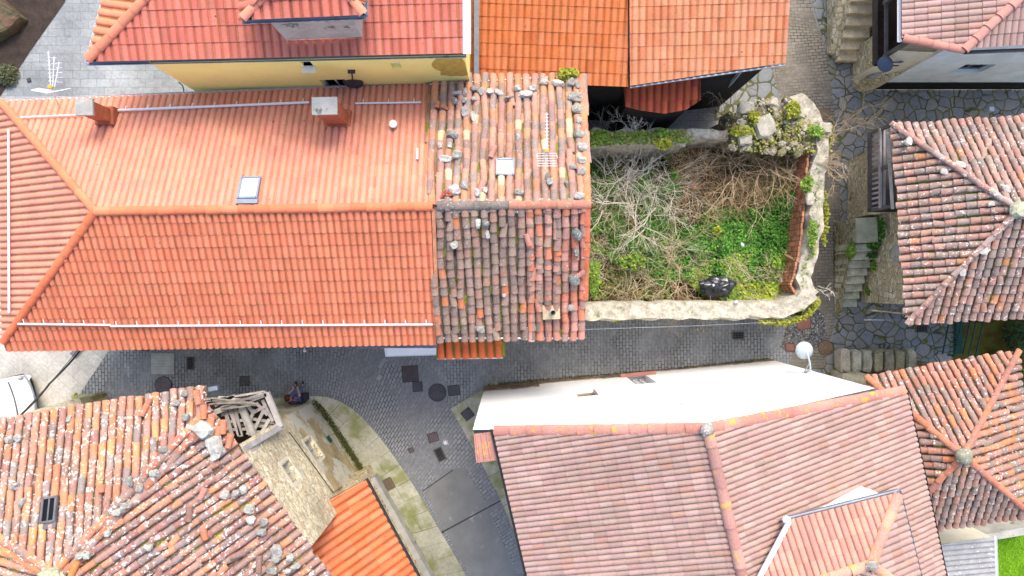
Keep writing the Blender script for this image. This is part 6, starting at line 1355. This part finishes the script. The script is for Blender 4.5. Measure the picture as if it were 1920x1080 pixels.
m = MB()
p1, p2, p3, p4 = P(10, 2, .5), P(44, 26, .5), P(18, 62, .5), P(-40, 40, .5)
w = MB(); rwall(w, [V((P(-60, 80, 0).x, P(0, 80, 0).y, 0)), V((P(10, 40, 0).x, P(0, 40, 0).y, 0)), V((P(30, 18, 0).x, P(0, 18, 0).y, 0))], .62, [.5, .5, .45], seed=44, amp=.1); o = w.build('stone_wall', cell_mat('brown_block_stone', 1.6, .05, [C(122, 92, 70, .6), C(112, 86, 64, .58), C(116, 104, 74, .58)], C(96, 90, 62, .55), jit=.6)); tag(o, 'brown mossy block wall in the dark soil at the upper left corner', 'wall')
# rubbish bag
m = MB(); c = V((*P(1344, 538, 1.9)[:2], 1.88)); n, mm = 26, 16; vs = []
for j in range(mm + 1):
    t_ = math.pi * j / mm
    for i in range(n):
        a = 2 * math.pi * i / n; d = V((math.sin(t_) * math.cos(a), math.sin(t_) * math.sin(a), math.cos(t_))); k = 1 + .35 * noise.noise(d * 2.2) + .22 * (abs(noise.noise(d * 6)) - .2); vs.append(c + V((d.x * .56, d.y * .36, d.z * .3)) * k)
m.add(vs, [(j * n + i, (j + 1) * n + i, (j + 1) * n + (i + 1) % n, j * n + (i + 1) % n) for j in range(mm) for i in range(n)]); bagm, nt, b_ = newmat('black_plastic', .25, .6); b_.inputs['Base Color'].default_value = (.02, .022, .028, 1)
t = thing('rubbish_bag', 'crumpled black plastic bag lying in the weeds by the front ruin wall', 'rubbish bag', c - V((0, 0, .3))); m.build('bag', bagm, t)
m = MB(); m.box(c + V((-.16, .0, .27)), (.07, .22, .03), .5, C(230, 230, 230, .8), tilt=(.2, .2)); m.build('white_scrap', M['vcol'], t)
# litter
for (x, y, w_, l_, lb) in ((1355, 462, .1, .16, 'small white scrap in the dark green ground cover'), (1392, 460, .12, .2, 'pale plastic scrap right of the small white one'), (1380, 566, .16, .1, 'white pointed chip on the front ruin wall')):
    m = MB(); z_ = 3.08 if y > 560 else fz(*P(x, y, 1.6)[:2]) + .5; m.ell(P(x, y, z_), (w_ / 2, l_ / 2, .04), 7, 5, C(225, 225, 225, .8), amp=.6, seed=x); tag(m.build('litter', M['vcol']), lb, 'litter')
m = MB(); m.beam(P(1472, 478, 2.1), P(1500, 492, 2.9), .07, .07, C(190, 150, 112, .8)); tag(m.build('timber', M['wood']), 'short broken timber leaning on the brick lining of the ruin', 'timber')
m = MB(); m.box(P(1301, 350, 1.75), (.13, .2, .07), .1, C(190, 116, 76, .75)); tag(m.build('brick', M['stonecol']), 'single reddish brick lying in the brown tangle of the ruin', 'brick')
t = MB(); t.box((*P(1869, 201, 1.0)[:2], .6), (.18, .16, .3), 0, C(215, 220, 230, .8)); tag(t.build('bucket', M['vcol']), 'small white container in the dark passage at the upper right', 'container')

# ---------------------------------------------------------------- white car (rear end in view)
car = thing('car', 'white car parked at the left edge, only its rounded end with grey glass in view', 'car', P(10, 742, 0))
ca = math.radians(16); f = V((math.cos(ca), math.sin(ca), 0)); s_ = V((-f.y, f.x, 0)); nose = V((*P(64, 738, .6)[:2], 0))
def cp(a, b, z): return nose - f * a + s_ * b + V((0, 0, z))
def cbody(secs):
    m = MB(); vs = []; n = None
    for a, hw, zl, zu, tb in secs:
        r = [(-hw, zl), (-hw * 1.0, (zl + zu) * .5), (-hw * .97, zu - .08), (-hw * tb, zu), (-hw * tb * .5, zu + .015), (0, zu + .02), (hw * tb * .5, zu + .015), (hw * tb, zu), (hw * .97, zu - .08), (hw, (zl + zu) * .5), (hw, zl)]
        n = len(r); bow = .18
        vs += [cp(a + bow * (b / .85) ** 2 * (1 if a < .5 else .3), b, z) for b, z in r]
    m.add(vs, [(i * n + k, i * n + (k + 1) % n, (i + 1) * n + (k + 1) % n, (i + 1) * n + k) for i in range(len(secs) - 1) for k in range(n)] + [tuple(range(n)), tuple((len(secs) - 1) * n + k for k in range(n))[::-1]]); return m
cpaint, nt, b_ = newmat('white_car_paint', .25, .5); b_.inputs['Base Color'].default_value = (.8, .8, .8, 1)
cgl, nt, b_ = newmat('car_glass', .08, .6); b_.inputs['Base Color'].default_value = (.1, .11, .13, 1)
cbody([(.0, .62, .35, .55, .85), (.03, .74, .28, .72, .9), (.16, .8, .25, .92, .9), (.4, .83, .25, 1.0, .9), (1.2, .85, .25, 1.02, .9), (3.4, .85, .25, .98, .9), (4.1, .8, .25, .85, .85), (4.25, .65, .35, .6, .8)]).build('body', cpaint, car, True)
cbody([(.42, .76, .95, 1.0, .9), (.62, .72, .95, 1.3, .84), (.8, .7, .95, 1.46, .82), (1.6, .7, .95, 1.52, .82), (2.5, .68, .95, 1.46, .8), (3.1, .72, .95, 1.05, .88)]).build('cabin', cpaint, car, True)
m = MB(); m.tube([cp(.44 + .06 * (b / .7) ** 2, b, 1.035) for b in [x * .12 - .66 for x in range(12)]], .028, 6); m.build('windscreen_edge', cgl, car)
m = MB(); m.tube([cp(.02 + .16 * (b / .8) ** 2, b, .62) for b in [x * .1 - .75 for x in range(16)]], .05, 6); m.build('bumper', M['metal'], car, True)
for sd_ in (-1, 1):
    m = MB(); m.ell(cp(.2, sd_ * .7, .8), (.1, .1, .12), 8, 6, C(200, 200, 205, .8)); m.build('head_light', M['vcol'], car)
    for a in (.75, 3.4):
        m = MB(); c = cp(a, sd_ * .76, .31); m.tube([c - s_ * .09, c + s_ * .09], .31, 20, C(34, 34, 36, .6)); wh = m.build('wheel', M['vcol'], car)
        m = MB(); m.tube([c + s_ * sd_ * .085, c + s_ * sd_ * .1], .19, 14, C(190, 190, 192, .8)); m.build('rim', M['vcol'], wh)

# ---------------------------------------------------------------- person seated on a dark stone bench
bench = MB(); bz = .42; bpts = [(538, 752), (541, 745), (550, 741), (573, 738), (575, 751), (566, 758), (552, 760), (542, 758)]
bench.prism([P(*q, bz)[:2] for q in bpts][::-1], .04, bz, C(66, 66, 80, .6)); tag(bench.build('bench', M['vcolm']), 'dark rounded stone bench against the corner of the ruinous house', 'bench')
G0 = P(562, 746, 0)
def skin(name, verts, edges, rad, mat, parent=None, sub=2, root=0):
    me = bpy.data.meshes.new(name); me.from_pydata([tuple(v) for v in verts], edges, []); me.materials.append(mat); o = bpy.data.objects.new(name, me); COL.objects.link(o)
    md = o.modifiers.new('Skin', 'SKIN'); md.use_smooth_shade = True
    for i, r in enumerate(rad): me.skin_vertices[0].data[i].radius = (r, r)
    me.skin_vertices[0].data[root].use_root = True
    o.modifiers.new('Subdivision', 'SUBSURF').levels = sub; o.modifiers['Subdivision'].render_levels = sub
    if parent: o.parent = parent; o.matrix_parent_inverse = par_inv(parent)
    return o
sk_m = plain('skin', C(214, 164, 134, .75), .6, .05, bmp=0); X = V((1, 0, 0)); Y = V((0, 1, 0)); Z = V((0, 0, 1))
def q(x, y, z): return V((G0.x + x, G0.y + y, z))
pel = q(0, -.02, .54); ch = q(-.03, .10, .92); nk = q(-.05, .17, 1.08); hd = q(-.07, .24, 1.2); ht = q(-.07, .25, 1.3); chin = q(-.075, .31, 1.14)
vs = [pel, q(-.01, .03, .74), ch, nk, hd, ht, q(-.08, .335, 1.19)]; ed = [(0, 1), (1, 2), (2, 3), (3, 4), (4, 5), (4, 6)]; rd = [.13, .115, .125, .05, .085, .06, .012]
limb = {}
for sd_ in (-1, 1):
    b = len(vs); vs += [q(sd_ * .09, .02, .52), q(sd_ * .13, .40, .52), q(sd_ * .13, .44, .10), q(sd_ * .14, .56, .07)]; ed += [(0, b), (b, b + 1), (b + 1, b + 2), (b + 2, b + 3)]; rd += [.085, .06, .042, .032]
    b = len(vs); sh = q(-.04 + sd_ * .17, .12, .99); el = q(sd_ * .24, .22, .74); wr = q(sd_ * .10 + .04, .40, .66); vs += [sh, el, wr, wr + V((-.02 * sd_, .05, .0))]; ed += [(2, b), (b, b + 1), (b + 1, b + 2), (b + 2, b + 3)]; rd += [.055, .04, .027, .034]
    pb = b + 3
    for k in range(4):
        a = len(vs); o_ = V((-.03 + .02 * k, .045, 0)); vs += [vs[pb] + o_, vs[pb] + o_ + V((0, .03, -.02 - .004 * k)), vs[pb] + o_ + V((0, .035, -.05))]; ed += [(pb, a), (a, a + 1), (a + 1, a + 2)]; rd += [.01, .009, .008]
    a = len(vs); vs += [vs[b + 2] + V((-sd_ * .045, .03, 0)), vs[b + 2] + V((-sd_ * .06, .065, -.02))]; ed += [(b + 2, a), (a, a + 1)]; rd += [.011, .009]
per = thing('person', 'person with brown hair in a patterned purple top and blue jeans sitting by the street', 'person', q(0, 0, .42))
skin('body', vs, ed, rd, sk_m, per)
tp, nt, b_ = newmat('patterned_top', .9); co = coords(nt); vv = N(nt, 'ShaderNodeTexVoronoi'); vv.inputs['Scale'].default_value = 26; nt.links.new(co, vv.inputs['Vector']); nt.links.new(mixc(nt, ramp(nt, vv.outputs['Distance'], .3, .45), C(190, 160, 190, .8), C(96, 52, 84, .7)), b_.inputs['Base Color'])
tv = [q(-.0, -.02, .58), q(-.01, .03, .74), ch, q(-.05, .155, 1.03)]; te = [(0, 1), (1, 2), (2, 3)]; tr = [.15, .135, .145, .075]
for sd_ in (-1, 1): a = len(tv); sh = q(-.04 + sd_ * .17, .12, .99); el = q(sd_ * .24, .22, .74); tv += [sh, sh.lerp(el, .75)]; te += [(2, a), (a, a + 1)]; tr += [.07, .055]
skin('blouse', tv, te, tr, tp, per)
jv = [q(0, -.03, .53)]; je = []; jr = [.15]
for sd_ in (-1, 1): a = len(jv); jv += [q(sd_ * .1, .06, .53), q(sd_ * .13, .41, .52), q(sd_ * .13, .45, .14)]; je += [(0, a), (a, a + 1), (a + 1, a + 2)]; jr += [.1, .078, .058]
skin('jeans', jv, je, jr, plain('blue_denim', C(96, 124, 180, .75), .9, .2, bmp=.1), per)
m = MB(); m.ell(hd + V((.0, -.025, .045)), (.105, .115, .11), 14, 10, amp=.1); m.ell(hd + V((.01, -.11, -.02)), (.07, .06, .12), 10, 8, amp=.15); m.build('hair', plain('brown_hair', C(92, 56, 34, .7), .8, .3, scale=12, bmp=.4), per, True)
for sd_ in (-1, 1):
    m = MB(); m.ell(hd + V((sd_ * .032, .085, .01)), (.012, .008, .01), 8, 6, C(30, 24, 20)); m.build('eye', M['vcol'], per)
    m = MB(); m.ell(q(sd_ * .135, .52, .05), (.05, .13, .05), 10, 6, C(40, 40, 52, .7)); m.build('shoe', M['vcol'], per, True)
m = MB(); m.ell(q(-.26, .10, .53), (.12, .1, .11), 10, 7, C(22, 22, 26, .7), amp=.3); m.tube([q(-.33, .1, .58), q(-.26, .12, .72), q(-.19, .1, .58)], .012, 6, C(22, 22, 26, .7)); tag(m.build('handbag', M['vcol'], None, True), 'small black bag on the bench next to the seated person', 'bag')

# ---------------------------------------------------------------- light, sky, camera
SUN_EL, SUN_AZ = 52, 14          # degrees; azimuth measured from +Y towards +X
sun = bpy.data.lights.new('sun', 'SUN'); sun.energy = .85; sun.angle = math.radians(24); sun.color = (1, .95, .86)
so = bpy.data.objects.new('sun', sun); COL.objects.link(so); so.rotation_euler = (math.radians(SUN_EL - 90), 0, -math.radians(SUN_AZ)); so.rotation_mode = 'XYZ'
d = V((math.sin(math.radians(SUN_AZ)) * math.cos(math.radians(SUN_EL)), math.cos(math.radians(SUN_AZ)) * math.cos(math.radians(SUN_EL)), math.sin(math.radians(SUN_EL))))
so.rotation_euler = (-d).to_track_quat('-Z', 'Y').to_euler()
w = bpy.data.worlds.new('World'); scene.world = w; w.use_nodes = True; nt = w.node_tree; bg = nt.nodes['Background']
sky = nt.nodes.new('ShaderNodeTexSky'); sky.sky_type = 'NISHITA'; sky.sun_disc = False; sky.sun_elevation = math.radians(SUN_EL); sky.sun_rotation = math.radians(SUN_AZ); sky.dust_density = 3; sky.air_density = 1.0
nt.links.new(sky.outputs[0], bg.inputs['Color']); bg.inputs['Strength'].default_value = .15
cam = bpy.data.cameras.new('camera'); cam.lens = 24; cam.sensor_width = 36; cam.clip_end = 1000; co_ = bpy.data.objects.new('camera', cam); COL.objects.link(co_); co_.location = (0, 0, H); scene.camera = co_
vs_ = scene.view_settings; vs_.view_transform = 'Standard'; vs_.look = 'None'; vs_.exposure = 1.45; vs_.gamma = 1
scene.cycles.max_bounces = 6; scene.cycles.use_denoising = True
